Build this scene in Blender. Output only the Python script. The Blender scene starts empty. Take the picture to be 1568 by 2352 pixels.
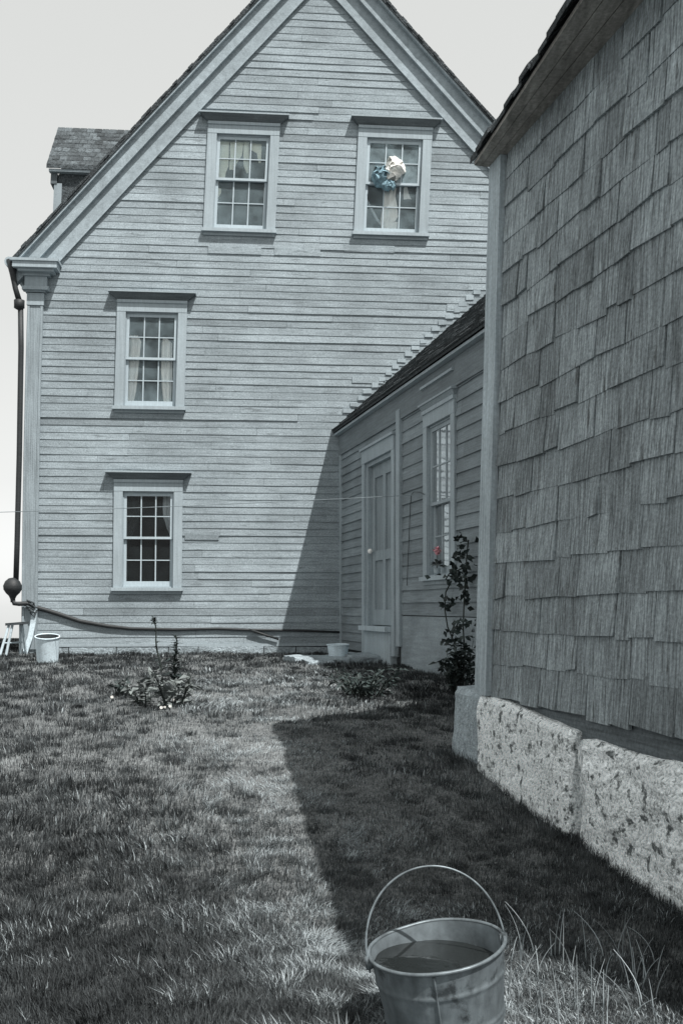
import bpy, bmesh, math, random
import numpy as np
from mathutils import Vector, Matrix, noise as mnoise
rnd = random.Random(7)
S = bpy.context.scene
C = S.collection
F, CX, HY, EYE = 2300.0, 784.0, 1396.0, 1.05     # focal length and horizon in photo units, eye height in metres

# ------------------------------------------------------------------ mesh helper
class MB:
    def __init__(s): s.v = []; s.f = []; s.t = []
    def face(s, pts, tone=1.0):
        n = len(s.v); s.v += [tuple(p) for p in pts]; s.f.append(tuple(range(n, n+len(pts)))); s.t.append(tone)
    def hexa(s, c, tone=1.0):
        n = len(s.v); s.v += [tuple(p) for p in c]
        for q in ((0,3,2,1),(4,5,6,7),(0,1,5,4),(1,2,6,5),(2,3,7,6),(3,0,4,7)):
            s.f.append(tuple(n+i for i in q)); s.t.append(tone)
    def box(s, M, u0,u1,v0,v1,w0,w1, tone=1.0, jit=0.0, seg=1):
        j = lambda: rnd.uniform(-jit, jit)
        for k in range(seg):
            a = u0+(u1-u0)*k/seg; b = u0+(u1-u0)*(k+1)/seg
            s.hexa([M(a,v0+j(),w0),M(b,v0+j(),w0),M(b,v0+j(),w1),M(a,v0+j(),w1),
                    M(a,v1+j(),w0),M(b,v1+j(),w0),M(b,v1+j(),w1),M(a,v1+j(),w1)], tone)
    def vbox(s, M, u0,u1,v0,v1,w0,w1, tone=1.0, seg=6):      # a tall box split along its height
        for k in range(seg):
            s.box(M,u0,u1,v0+(v1-v0)*k/seg,v0+(v1-v0)*(k+1)/seg,w0,w1,tone)
    def tube(s, pts, r, n=8, tone=1.0, cap=True, r2=None):
        pts = [Vector(p) for p in pts]; base = len(s.v); m = len(pts)
        up = Vector((0.13,0.31,1)).normalized()
        for i, p in enumerate(pts):
            d = (pts[min(i+1,m-1)]-pts[max(i-1,0)]).normalized()
            a = d.cross(up)
            if a.length < 1e-3: a = d.cross(Vector((1,0,0)))
            a.normalize(); b = d.cross(a)
            rr = r[i] if isinstance(r,(list,tuple)) else (r if r2 is None else r+(r2-r)*i/(m-1))
            for k in range(n):
                t = 2*math.pi*k/n
                s.v.append(tuple(p+a*math.cos(t)*rr+b*math.sin(t)*rr))
        for i in range(m-1):
            for k in range(n):
                k2=(k+1)%n
                s.f.append((base+i*n+k,base+i*n+k2,base+(i+1)*n+k2,base+(i+1)*n+k)); s.t.append(tone)
        if cap:
            s.f.append(tuple(base+k for k in range(n))[::-1]); s.t.append(tone)
            s.f.append(tuple(base+(m-1)*n+k for k in range(n))); s.t.append(tone)
    def lathe(s, prof, M3, n=40, tone=1.0, wob=0.0, seed=0, warp=None):
        base=len(s.v); m=len(prof)
        for (r,z) in prof:
            for k in range(n):
                t=2*math.pi*k/n
                rr=r*(1+wob*mnoise.noise(Vector((math.cos(t)*1.3+seed,math.sin(t)*1.3,z*6))))
                if warp: rr=warp(rr,t,z)
                s.v.append(tuple(M3@Vector((rr*math.cos(t),rr*math.sin(t),z))))
        for i in range(m-1):
            for k in range(n):
                k2=(k+1)%n
                s.f.append((base+i*n+k,base+i*n+k2,base+(i+1)*n+k2,base+(i+1)*n+k)); s.t.append(tone)
    def leaf(s, p, d, nrm, L, W, tone=1.0, bend=0.25):
        p=Vector(p); d=Vector(d).normalized(); nrm=Vector(nrm)
        side=d.cross(nrm)
        if side.length<1e-3: side=d.cross(Vector((1,0,.2)))
        side.normalize(); nn=side.cross(d)
        a=p+d*L*.45+side*W*.5+nn*W*.15; b=p+d*L*.45-side*W*.5+nn*W*.15; m=p+d*L*.5; e=p+d*L-nn*L*bend
        n=len(s.v); s.v += [tuple(x) for x in (p,a,m,b,e)]
        for q in ((0,1,2),(0,2,3),(1,4,2),(2,4,3)): s.f.append(tuple(n+i for i in q)); s.t.append(tone)
    def build(s, name, mat, parent=None, origin=None, smooth=False):
        if parent is not None:
            r = parent
            while r.parent: r = r.parent
            off = Vector(r.location)
        else: off = Vector(origin) if origin is not None else Vector((0,0,0))
        me = bpy.data.meshes.new(name)
        v = np.array(s.v, dtype=float)-np.array(off)
        me.from_pydata(v.tolist(), [], s.f)
        a = me.attributes.new('tone','FLOAT','FACE'); a.data.foreach_set('value', np.array(s.t,dtype=np.float32))
        if smooth: me.polygons.foreach_set('use_smooth',[True]*len(me.polygons))
        me.materials.append(mat); me.update()
        o = bpy.data.objects.new(name, me); C.objects.link(o)
        if parent is not None: o.parent = parent
        else: o.location = off
        return o
def thing(name, label, cat, loc, group=None):
    o = bpy.data.objects.new(name, None); C.objects.link(o); o.location = loc; o.empty_display_size=.1
    return tag(o, label, cat, group)
def tag(o, label=None, cat=None, group=None, kind=None):
    for k, x in (('label',label),('category',cat),('group',group),('kind',kind)):
        if x: o[k] = x
    return o

# ------------------------------------------------------------------ materials
def newmat(name):
    m = bpy.data.materials.new(name); m.use_nodes = True
    nt = m.node_tree; b = nt.nodes['Principled BSDF']
    return m, nt, b
def N(nt, typ, **kw):
    n = nt.nodes.new(typ)
    for k, x in kw.items():
        if k.startswith('i_'): n.inputs[k[2:].replace('_',' ')].default_value = x
        else: setattr(n, k, x)
    return n
def surf(name, col, streak=(3,3,80), s_amt=.35, blotch=1.6, b_amt=.3, fine=60, f_amt=.2, rough=.85, bump=.3, metal=0.0, spec=.2, dark=None, dark_th=.62, dark_scale=6, dstretch=(1,1,1), bdist=.006):
    """weathered surface: colour x per-board tone x grain streaks x blotches x fine mottling, optional worn patches of a second colour"""
    m, nt, b = newmat(name); L = nt.links.new
    tc = N(nt,'ShaderNodeTexCoord')
    def nz(scale_vec, scale, detail=6, rough_=.6):
        mp = N(nt,'ShaderNodeMapping'); mp.inputs['Scale'].default_value = scale_vec
        L(tc.outputs['Object'], mp.inputs['Vector'])
        n = N(nt,'ShaderNodeTexNoise'); n.inputs['Scale'].default_value = scale; n.inputs['Detail'].default_value = detail; n.inputs['Roughness'].default_value = rough_
        L(mp.outputs[0], n.inputs['Vector']); return n.outputs['Fac']
    def rng(fac, amt):
        r = N(nt,'ShaderNodeMapRange'); r.inputs['From Min'].default_value=.25; r.inputs['From Max'].default_value=.75
        r.inputs['To Min'].default_value=1-amt; r.inputs['To Max'].default_value=1+amt; L(fac, r.inputs['Value']); return r.outputs[0]
    def mul(a, c):
        x = N(nt,'ShaderNodeMath', operation='MULTIPLY'); L(a, x.inputs[0]); L(c, x.inputs[1]); return x.outputs[0]
    st = nz(streak, 1.0); bl = nz((1,1,1), blotch); fi = nz((1,1,1), fine, 4)
    at = N(nt,'ShaderNodeAttribute', attribute_name='tone')
    f = mul(mul(rng(st,s_amt), rng(bl,b_amt)), mul(rng(fi,f_amt), at.outputs['Fac']))
    vm = N(nt,'ShaderNodeVectorMath', operation='SCALE'); vm.inputs[0].default_value = col; L(f, vm.inputs['Scale'])
    out = vm.outputs[0]
    if dark is not None:
        dn = nz(dstretch, dark_scale, 8, .65)
        r = N(nt,'ShaderNodeMapRange'); r.inputs['From Min'].default_value=dark_th; r.inputs['From Max'].default_value=dark_th+.08; L(dn, r.inputs['Value'])
        mx = N(nt,'ShaderNodeMix', data_type='RGBA'); L(r.outputs[0], mx.inputs['Factor']); L(out, mx.inputs['A'])
        v2 = N(nt,'ShaderNodeVectorMath', operation='SCALE'); v2.inputs[0].default_value = dark; L(rng(fi,.4), v2.inputs['Scale']); L(v2.outputs[0], mx.inputs['B'])
        out = mx.outputs['Result']
    L(out, b.inputs['Base Color'])
    b.inputs['Roughness'].default_value = rough; b.inputs['Metallic'].default_value = metal; b.inputs['Specular IOR Level'].default_value = spec
    if bump:
        ad = N(nt,'ShaderNodeMath', operation='ADD'); L(st, ad.inputs[0]); L(fi, ad.inputs[1])
        bp = N(nt,'ShaderNodeBump'); bp.inputs['Strength'].default_value = bump; bp.inputs['Distance'].default_value = bdist
        L(ad.outputs[0], bp.inputs['Height']); L(bp.outputs[0], b.inputs['Normal'])
    return m
def grey(x, c=.03): return (x*.865, x*1.01, x*1.085)      # the whole place is a cool grey
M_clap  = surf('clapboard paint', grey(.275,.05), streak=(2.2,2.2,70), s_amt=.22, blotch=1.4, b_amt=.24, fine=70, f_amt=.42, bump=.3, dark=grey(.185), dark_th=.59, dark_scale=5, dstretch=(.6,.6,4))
M_trim  = surf('trim paint', grey(.34,.04), streak=(50,50,2), s_amt=.14, b_amt=.12, f_amt=.1, bump=.2, dark=grey(.22), dark_th=.70, dark_scale=5, dstretch=(3,3,.5))
M_cove  = surf('cove shadow tone', grey(.15), streak=(3,3,40), s_amt=.3, b_amt=.2, f_amt=.2, bump=.2)  # shadow under the window hoods, put into the cove colour as a darker trim
M_sash  = surf('sash paint', grey(.44,.03), streak=(50,50,2), s_amt=.1, b_amt=.08, f_amt=.08, bump=.1)
M_pil   = surf('weathered pilaster', grey(.27,.04), streak=(90,90,2), s_amt=.4, b_amt=.15, f_amt=.15, bump=.4)
M_rake  = surf('rake board paint', grey(.30,.03), streak=(12,12,12), s_amt=.22, b_amt=.15, f_amt=.2, bump=.3)
M_soff  = surf('soffit', grey(.10), s_amt=.3)
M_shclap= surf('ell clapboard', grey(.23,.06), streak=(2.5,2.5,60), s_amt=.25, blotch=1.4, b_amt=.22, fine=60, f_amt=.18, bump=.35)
M_shtrim= surf('ell trim', grey(.36,.06), streak=(60,60,2), s_amt=.25, b_amt=.15, f_amt=.15, bump=.3)
M_shing = surf('barn shingle', (.235,.270,.285), streak=(85,85,2.2), s_amt=.75, blotch=1.3, b_amt=.28, fine=75, f_amt=.35, bump=.7, bdist=.010, dark=(.10,.112,.115), dark_th=.60, dark_scale=9, dstretch=(3,3,.5))
M_bcorn = surf('barn corner board', grey(.40,.04), streak=(70,70,2), s_amt=.3, b_amt=.18, f_amt=.2, bump=.4)
M_bsoff = surf('barn soffit boards', (.245,.24,.225), streak=(30,6,30), s_amt=.5, b_amt=.2, f_amt=.3, bump=.4)
M_sill  = surf('old sill beam', grey(.13), streak=(3,3,60), s_amt=.5, b_amt=.3, f_amt=.3, bump=.8)
M_roof  = surf('dark roof shingle', grey(.055,.02), streak=(30,30,30), s_amt=.5, b_amt=.3, f_amt=.5, bump=.8, bdist=.02)
M_roofm = surf('dormer roof shingle', grey(.085,.02), streak=(25,25,25), s_amt=.6, b_amt=.35, f_amt=.6, bump=.8, bdist=.02)
M_gran  = surf('lichen granite', (.93,.985,1.0), streak=(55,55,55), s_amt=.42, blotch=7, b_amt=.18, fine=95, f_amt=.6, bump=.9, bdist=.02, dark=(.15,.17,.172), dark_th=.535, dark_scale=21)
M_gran2 = surf('plain granite', grey(.42,.02), streak=(40,40,40), s_amt=.35, blotch=5, b_amt=.2, fine=110, f_amt=.35, bump=.8, bdist=.015, dark=grey(.2), dark_th=.62, dark_scale=14)
M_found = surf('foundation stone', grey(.33,.03), streak=(14,14,25), s_amt=.4, blotch=4, b_amt=.3, fine=50, f_amt=.35, bump=.8, bdist=.02)
M_slab  = surf('doorstep stone', grey(.30,.04), streak=(16,16,16), s_amt=.3, blotch=3, b_amt=.25, fine=60, f_amt=.3, bump=.7, bdist=.015, dark=grey(.14), dark_th=.60, dark_scale=8)
M_cloth = surf('white cloth', (.90,.90,.87), streak=(20,20,3), s_amt=.08, b_amt=.08, f_amt=.06, bump=.1)
M_shade = surf('yellowed blind', (.80,.84,.72), streak=(3,3,60), s_amt=.08, b_amt=.1, f_amt=.06, bump=.05)
M_gauze = surf('grey gauze', (.42,.46,.48), streak=(30,30,3), s_amt=.2, b_amt=.25, f_amt=.1, bump=.1)
M_blue  = surf('blue rag', (.17,.265,.31), streak=(25,25,12), s_amt=.6, b_amt=.4, f_amt=.2, bump=.2)
M_wrag  = surf('white rag', (.84,.83,.79), streak=(16,16,10), s_amt=.08, b_amt=.08, f_amt=.06, bump=.15)
M_iron  = surf('dark iron pipe', grey(.022), s_amt=.4, b_amt=.3, f_amt=.3, rough=.6, bump=.3, spec=.4)
M_galv  = surf('galvanised metal', grey(.165,.02), streak=(30,30,5), s_amt=.35, blotch=9, b_amt=.45, fine=45, f_amt=.15, rough=.45, metal=.4, bump=.15, dark=grey(.06), dark_th=.555, dark_scale=9)
M_galvi = surf('galvanised inside', grey(.20,.02), streak=(10,10,10), s_amt=.2, blotch=11, b_amt=.4, fine=40, f_amt=.12, rough=.5, metal=.4, bump=.1, dark=grey(.16), dark_th=.58, dark_scale=7)
M_enam  = surf('chipped white paint', grey(.66,.01), streak=(12,12,5), s_amt=.15, b_amt=.2, f_amt=.2, bump=.2, dark=grey(.12), dark_th=.63, dark_scale=12)
M_brd   = surf('bleached board', grey(.55,.03), streak=(60,60,3), s_amt=.25, b_amt=.2, f_amt=.2, bump=.3)
M_stoolw= surf('stool wood', grey(.50,.03), streak=(60,60,5), s_amt=.25, b_amt=.2, f_amt=.2, bump=.3)
M_dkw   = surf('dark wood', grey(.07), s_amt=.4, b_amt=.3, f_amt=.3, bump=.3)
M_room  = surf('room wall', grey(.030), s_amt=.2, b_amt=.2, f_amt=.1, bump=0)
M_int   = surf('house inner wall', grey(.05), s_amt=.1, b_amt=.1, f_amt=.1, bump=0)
M_porc  = surf('white porcelain', (.85,.85,.83), s_amt=.02, b_amt=.02, f_amt=.02, rough=.2, bump=0, spec=.5)
M_door  = surf('door paint', grey(.28,.06), streak=(60,60,2), s_amt=.3, b_amt=.2, f_amt=.15, bump=.3)
M_leafd = surf('dark leaf', (.026,.036,.035), streak=(9,9,9), s_amt=.4, b_amt=.3, f_amt=.2, bump=0, rough=.55)
M_leafm = surf('weed leaf', (.115,.130,.128), streak=(9,9,9), s_amt=.3, b_amt=.3, f_amt=.2, bump=0, rough=.6)
M_stem  = surf('stem', (.030,.038,.035), s_amt=.2, bump=0)
M_petal = surf('white petal', (.85,.84,.80), s_amt=.05, b_amt=.05, f_amt=.05, bump=0)
M_pink  = surf('pink flower', (.72,.36,.41), s_amt=.2, bump=0)
M_pot   = surf('flower pot', grey(.40), s_amt=.2, bump=0)
M_wire  = surf('wire', grey(.06), bump=0, rough=.5)
M_line  = surf('clothes line cord', grey(.22), bump=0)
def glassmat(name, dirt):
    m = bpy.data.materials.new(name); m.use_nodes=True; nt=m.node_tree; nt.nodes.clear(); L=nt.links.new
    o=N(nt,'ShaderNodeOutputMaterial'); tr=N(nt,'ShaderNodeBsdfTransparent'); gl=N(nt,'ShaderNodeBsdfGlossy'); df=N(nt,'ShaderNodeBsdfDiffuse')
    tr.inputs['Color'].default_value=(.965,.97,.97,1); gl.inputs['Roughness'].default_value=.03; df.inputs['Color'].default_value=(.50,.64,.69,1)
    tc=N(nt,'ShaderNodeTexCoord'); nz=N(nt,'ShaderNodeTexNoise'); nz.inputs['Scale'].default_value=5; nz.inputs['Detail'].default_value=5; L(tc.outputs['Object'],nz.inputs['Vector'])
    bp=N(nt,'ShaderNodeBump'); bp.inputs['Strength'].default_value=.06; bp.inputs['Distance'].default_value=.02; L(nz.outputs['Fac'],bp.inputs['Height']); L(bp.outputs[0],gl.inputs['Normal'])
    fr=N(nt,'ShaderNodeFresnel'); fr.inputs['IOR'].default_value=1.22
    r=N(nt,'ShaderNodeMapRange'); r.inputs['From Min'].default_value=.3; r.inputs['From Max'].default_value=.75; r.inputs['To Min'].default_value=dirt*.4; r.inputs['To Max'].default_value=dirt*1.6; L(nz.outputs['Fac'],r.inputs['Value'])
    m1=N(nt,'ShaderNodeMixShader'); L(r.outputs[0],m1.inputs[0]); L(tr.outputs[0],m1.inputs[1]); L(df.outputs[0],m1.inputs[2])
    m2=N(nt,'ShaderNodeMixShader'); L(fr.outputs[0],m2.inputs[0]); L(m1.outputs[0],m2.inputs[1]); L(gl.outputs[0],m2.inputs[2])
    L(m2.outputs[0],o.inputs['Surface']); return m
M_glass = glassmat('window glass', .008); M_dusty = glassmat('dusty window glass', .19); M_dusty2 = glassmat('slightly dusty glass', .09)

# ------------------------------------------------------------------ frames of the three walls
TH = math.radians(5.0); cT, sT = math.cos(TH), math.sin(TH); FY = 13.8
ZC = EYE + 166*FY/F
def lean(v):
    h = v-ZC
    return .01*h + (.0038*h*h if h > 0 else 0)
def MH(u, v, w):                                    # the house gable: u along the wall, v up, w out towards the yard
    s = u+lean(v)
    return Vector((s*cT+w*sT, FY+s*sT-w*cT, v))
def fac(px, py, w=0.0):                              # a photo point on the gable plane, measured in its (u, v)
    a = (px-CX)/F; ox, oy = w*sT, FY-w*cT
    s = (a*oy-ox)/(cT-a*sT); Y = oy+s*sT
    z = EYE+(HY-py)*Y/F
    return s-lean(z), z
RD = math.hypot(.255,1); ta = (.255/RD, -1/RD)       # the ell and the barn run the same way, towards the yard
def MS(u, v, w):                                     # the ell: u from the house corner outwards
    return Vector((u*ta[0]-w/RD, FY+u*ta[1]-w*.255/RD, v))
def us(px): return (FY-(.255*FY)/((px-CX)/F+.255))*RD    # ell wall: photo column to u
BX, BY = .706, 5.0
def MBn(u, v, w):
    return Vector((BX+u*ta[0]-w/RD+.028*(v-.65), BY+u*ta[1]-w*.255/RD, v))

# ------------------------------------------------------------------ ground
PY = np.array([-60,-6,0,1.2,2.4,3.3,4.0,5.0,6.5,9,12,14,16,18,22,40,120,300,900.])
PZ = np.array([-2,-.3,-.05,.0,.02,.05,.13,.24,.31,.365,.40,.415,.505,.49,.30,-.75,-5.2,-15,-52.])
yy = np.linspace(-60,900,9601); zz = np.interp(yy,PY,PZ)
ker = np.hanning(13); ker/=ker.sum(); zz = np.convolve(np.pad(zz,6,'edge'),ker,'valid')
def ground(x, y):
    x=np.asarray(x,float); y=np.asarray(y,float)
    z=np.interp(y,yy,zz)
    near=np.clip((40-np.abs(y-5))/40,0,1)
    z=z+.075*np.exp(-(((x-.05)/.6)**2+((y-2.25)/.5)**2))
    return z+near*(.012*np.sin(x*2.1+y*1.3)+.010*np.sin(x*4.7-y*3.1+1)+.006*np.sin(x*9.1+y*7.7)) + np.where(x<0, 0.004*np.minimum(-x,6), -.012*np.minimum(x,6)*(y<9))
def gz(x,y): return float(ground(x,y))
def axis(lo, hi, a, b, step, g):
    p=list(np.arange(a,b+1e-6,step)); s=step; q=b
    while q<hi: s*=g; q+=s; p.append(min(q,hi))
    s=step; q=a; pre=[]
    while q>lo: s*=g; q-=s; pre.append(max(q,lo))
    return np.array(pre[::-1]+p)
gx=axis(-700,700,-6,3,.07,1.25); gy=axis(-60,900,1,17,.07,1.22)
GX,GY=np.meshgrid(gx,gy); GZ=ground(GX,GY)
nv=np.stack([GX.ravel(),GY.ravel(),GZ.ravel()],1); nx=len(gx)
idx=np.arange(len(gx)*len(gy)).reshape(len(gy),len(gx))
q=np.stack([idx[:-1,:-1].ravel(),idx[:-1,1:].ravel(),idx[1:,1:].ravel(),idx[1:,:-1].ravel()],1)
def npmesh(name, v, faces_flat, sizes, mat, tone=None):
    me=bpy.data.meshes.new(name); me.vertices.add(len(v)); me.vertices.foreach_set('co',v.astype(np.float32).ravel())
    me.loops.add(len(faces_flat)); me.loops.foreach_set('vertex_index',faces_flat.astype(np.int32))
    me.polygons.add(len(sizes)); st=np.concatenate([[0],np.cumsum(sizes)[:-1]]).astype(np.int32)
    me.polygons.foreach_set('loop_start',st)
    if tone is not None:
        a=me.attributes.new('tone','FLOAT','FACE'); a.data.foreach_set('value',tone.astype(np.float32))
    me.materials.append(mat); me.update(calc_edges=True); me.validate()
    o=bpy.data.objects.new(name,me); C.objects.link(o); return o
M_soil = surf('thatch and soil', (.150,.160,.162), streak=(18,18,18), s_amt=.5, blotch=1.2, b_amt=.35, fine=90, f_amt=.5, bump=.8, bdist=.02)
g=npmesh('ground',nv,q.ravel(),np.full(len(q),4),M_soil,np.ones(len(q)))
g.data.polygons.foreach_set('use_smooth',[True]*len(q)); tag(g,'sloping grassy yard rising to the old farmhouse','ground',kind='structure')

# ------------------------------------------------------------------ generic clapboard field
def clapboards(mb, M, v0, v1, e, lim, holes, rng, thick=.008, tones=(.92,1.07), lens=(1.8,4.6), wav=.005):
    i=0; v=v0
    while v < v1:
        ul,ur=lim(v,v+e)
        if ur-ul<.05: break
        u=ul; cuts=[ul]; p=ul-rng.uniform(0,2.0)
        while True:
            p+=rng.uniform(*lens)
            if p>=ur-.1: break
            if p>ul+.1: cuts.append(p)
        cuts.append(ur)
        for a,b in zip(cuts[:-1],cuts[1:]):
            t=rng.uniform(*tones)
            if rng.random()<.04: t*=.80
            dv=rng.uniform(-.0022,.0022); dw=rng.uniform(-.003,.003)+(.007 if rng.random()<.05 else 0)
            spans=[(a+.0015,b-.0015,v,v+e+.012)]
            for (h0,h1,k0,k1) in holes:
                out=[]
                for (s0,s1,y0,y1) in spans:
                    if s1<=h0 or s0>=h1 or y1<=k0 or y0>=k1: out.append((s0,s1,y0,y1)); continue
                    if s0<h0: out.append((s0,h0,y0,y1))
                    if s1>h1: out.append((h1,s1,y0,y1))
                    c0,c1=max(s0,h0),min(s1,h1)
                    if y0<k0: out.append((c0,c1,y0,k0))
                    if y1>k1: out.append((c0,c1,k1,y1))
                spans=out
            H=e+.012
            for (s0,s1,y0,y1) in spans:
                n=max(1,int((s1-s0)/.45)); prev=None
                for k in range(n+1):
                    x=s0+(s1-s0)*k/n
                    jv=dv+wav*mnoise.noise(Vector((x*1.3,v*9.1,2.2))) if y0==v else 0
                    jw=dw+.006*mnoise.noise(Vector((x*1.7,v*7.3,9.2)))
                    wb=lambda y:(thick+jw)*(1-(y-v)/H)+.002
                    cur=(M(x,y0+jv,-.004),M(x,y0+jv,wb(y0)),M(x,y1,wb(y1)),M(x,y1,-.004))
                    if prev:
                        A,B=prev,cur
                        mb.hexa([A[0],B[0],B[1],A[1],A[3],B[3],B[2],A[2]],t)
                    prev=cur
        v+=e; i+=1

# ------------------------------------------------------------------ windows
def sash(M, win, u0,u1,v0,v1,w, mat, st=.036, rail0=.045, rail1=.04, cols=3, rows=2, glass=None, mun=.016):
    mb=MB()
    mb.box(M,u0,u0+st,v0,v1,w-.03,w); mb.box(M,u1-st,u1,v0,v1,w-.03,w)
    mb.box(M,u0+st,u1-st,v0,v0+rail0,w-.03,w-.001); mb.box(M,u0+st,u1-st,v1-rail1,v1,w-.03,w-.001)
    a0,a1,b0,b1=u0+st,u1-st,v0+rail0,v1-rail1
    for k in range(1,cols):
        x=a0+(a1-a0)*k/cols; mb.box(M,x-mun/2,x+mun/2,b0,b1,w-.026,w-.004)
    for k in range(1,rows):
        y=b0+(b1-b0)*k/rows
        for c in range(cols):
            xa=a0+(a1-a0)*c/cols+(mun/2 if c else 0); xb=a0+(a1-a0)*(c+1)/cols-(mun/2 if c<cols-1 else 0)
            mb.box(M,xa,xb,y-mun*.4,y+mun*.4,w-.026,w-.005)
    o=mb.build('sash',M_sash if mat==M_trim else mat,win)
    g=MB(); g.box(M,a0,a1,b0,b1,w-.018,w-.014); g.build('glass_pane',glass or M_glass,win)
def window(M, house, u0,u1,v0,v1, vm, cw, ch, mat, hood=.10, hoodx=.10, cap=.075, sillx=.06, glass=None, lglass=None, frame_label=None, rows=2, jamb=.035, liner=.13):
    f=MB()
    f.box(M,u0-cw,u0,v0-.005,v1,.0,jamb,1.0,.0); f.box(M,u1,u1+cw,v0-.005,v1,.0,jamb,1.0)
    f.box(M,u0-cw,u1+cw,v1,v1+ch,.0,jamb+.003,1.02)
    f.box(M,u0-.02,u0+.012,v0,v1-.002,-liner,-.001,.95); f.box(M,u1-.012,u1+.02,v0,v1-.002,-liner,-.001,.95)
    f.box(M,u0+.012,u1-.012,v1-.02,v1-.003,-.13,.004,.95)
    win=f.build('window',mat,house)
    if frame_label: win['label']=frame_label
    if hood:
        h=MB(); t=v1+ch; x0,x1=u0-cw,u1+cw; jw=jamb+.003
        h.box(M,x0-.003,x1+.003,t,t+.038,.0,jw+.016,1.06)                      # lit fillet above the head board
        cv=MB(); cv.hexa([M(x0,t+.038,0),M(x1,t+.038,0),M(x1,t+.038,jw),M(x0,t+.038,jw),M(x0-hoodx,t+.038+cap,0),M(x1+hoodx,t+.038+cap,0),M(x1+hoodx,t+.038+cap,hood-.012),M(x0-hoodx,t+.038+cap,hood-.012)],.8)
        h.box(M,x0-hoodx-.01,x1+hoodx+.01,t+.038+cap,t+.058+cap,.0,hood,.95,.001)
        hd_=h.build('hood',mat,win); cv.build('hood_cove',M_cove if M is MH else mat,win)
    s=MB(); s.box(M,u0-cw-sillx*.3,u1+cw+sillx*.3,v0-.05,v0-.006,.0,.075,1.08,.001); s.box(M,u0-cw-.0,u1+cw,v0-.09,v0-.051,.0,.03,.95)
    s.box(M,u0,u1,v0-.04,v0+.012,-.13,-.001,1.05)
    s.build('sill',mat,win)
    sash(M,win,u0+.013,u1-.013,vm-.018,v1-.021,-.008,mat,rail0=.032,glass=glass,rows=rows)
    sash(M,win,u0+.013,u1-.013,v0+.013,vm+.014,-.042,mat,rail0=.07,rail1=.03,glass=lglass or glass,rows=rows)
    return win

# ------------------------------------------------------------------ the farmhouse
HO = MH(0,.4,0)
house = thing('farmhouse','weathered white clapboard farmhouse with a steep gable and four windows','house',HO)
uL = fac(58,1000)[0]; uLin = fac(93,1000)[0]
w_o=.17
A0=fac(31,590,w_o); A1=fac(583,0,w_o); B0=fac(887,0,w_o); B1=fac(1147,290,w_o)
sl=(A1[1]-A0[1])/(A1[0]-A0[0]); sr=(B1[1]-B0[1])/(B1[0]-B0[0])
ua=(B0[1]-A0[1]+sl*A0[0]-sr*B0[0])/(sl-sr); va=A0[1]+sl*(ua-A0[0])
ve=A0[1]; uE=ua+(ve-va)/sr
uR=uE-(-uL+0)*0-(uL-A0[0])
print('HOUSE uL',uL,'A0',A0,'apex',ua,va,'slopes',sl,sr,'uE',uE,'ve',ve)
cosl=1/math.hypot(1,sl); cosr=1/math.hypot(1,sr)
def roofline(u, off=0):                              # height of the roof's upper face over u, lowered by a perpendicular offset
    return min(va+sl*(u-ua)-off/cosl, va+sr*(u-ua)-off/cosr)
def gable_lim(a,b):
    o=.30; lo=ua+(b-va+o/cosl)/sl; hi=ua+(b-va+o/cosr)/sr
    return max(uL+.10,lo), min(uR-.02,hi)
BASE=fac(300,1480)[1]
wins={}
def meas(pts):                                       # average an opening measured at its four corners
    P=[fac(*p) for p in pts]
    return ((P[0][0]+P[2][0])/2,(P[1][0]+P[3][0])/2,(P[2][1]+P[3][1])/2,(P[0][1]+P[1][1])/2)
wins['ul']=meas([(495,308),(620,313),(492,526),(612,530)])
wins['ur']=meas([(839,318),(970,321),(836,532),(961,540)])
wins['ml']=meas([(289,716),(409,720),(285,934),(405,934)])
wins['ll']=meas([(283,1128),(400,1130),(281,1349),(398,1349)])
rails={'ul':fac(550,411)[1],'ur':fac(900,421)[1],'ml':fac(345,823)[1],'ll':fac(340,1235)[1]}
for k in wins: print('WIN',k,[round(x,3) for x in wins[k]],rails[k])
holes=[(a-.05,b+.05,c-.035,d+.06) for (a,b,c,d) in wins.values()]
mb=MB(); rg=random.Random(3)
clapboards(mb,MH,BASE,va-.3,.0985,gable_lim,holes,rg)
wall=mb.build('clapboard_wall',M_clap,house)
# repaired patch boards with heavier butts, seen as lighter boards and dark slots
mb=MB()
for (p0,p1,h,tn) in (((478,582),(600,582),.095,1.12),((630,586),(735,586),.09,1.06),((790,578),(905,578),.09,1.08),((808,880),(880,880),.09,1.15),((1025,715),(1075,712),.10,1.12),((425,1240),(503,1240),.085,.80),):
    a=fac(*p0); b=fac(*p1); mb=MB(); mb.box(MH,a[0],b[0],a[1],a[1]+h,.002,.018,tn,.002); mb.build('patch_board',M_clap,house)
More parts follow.
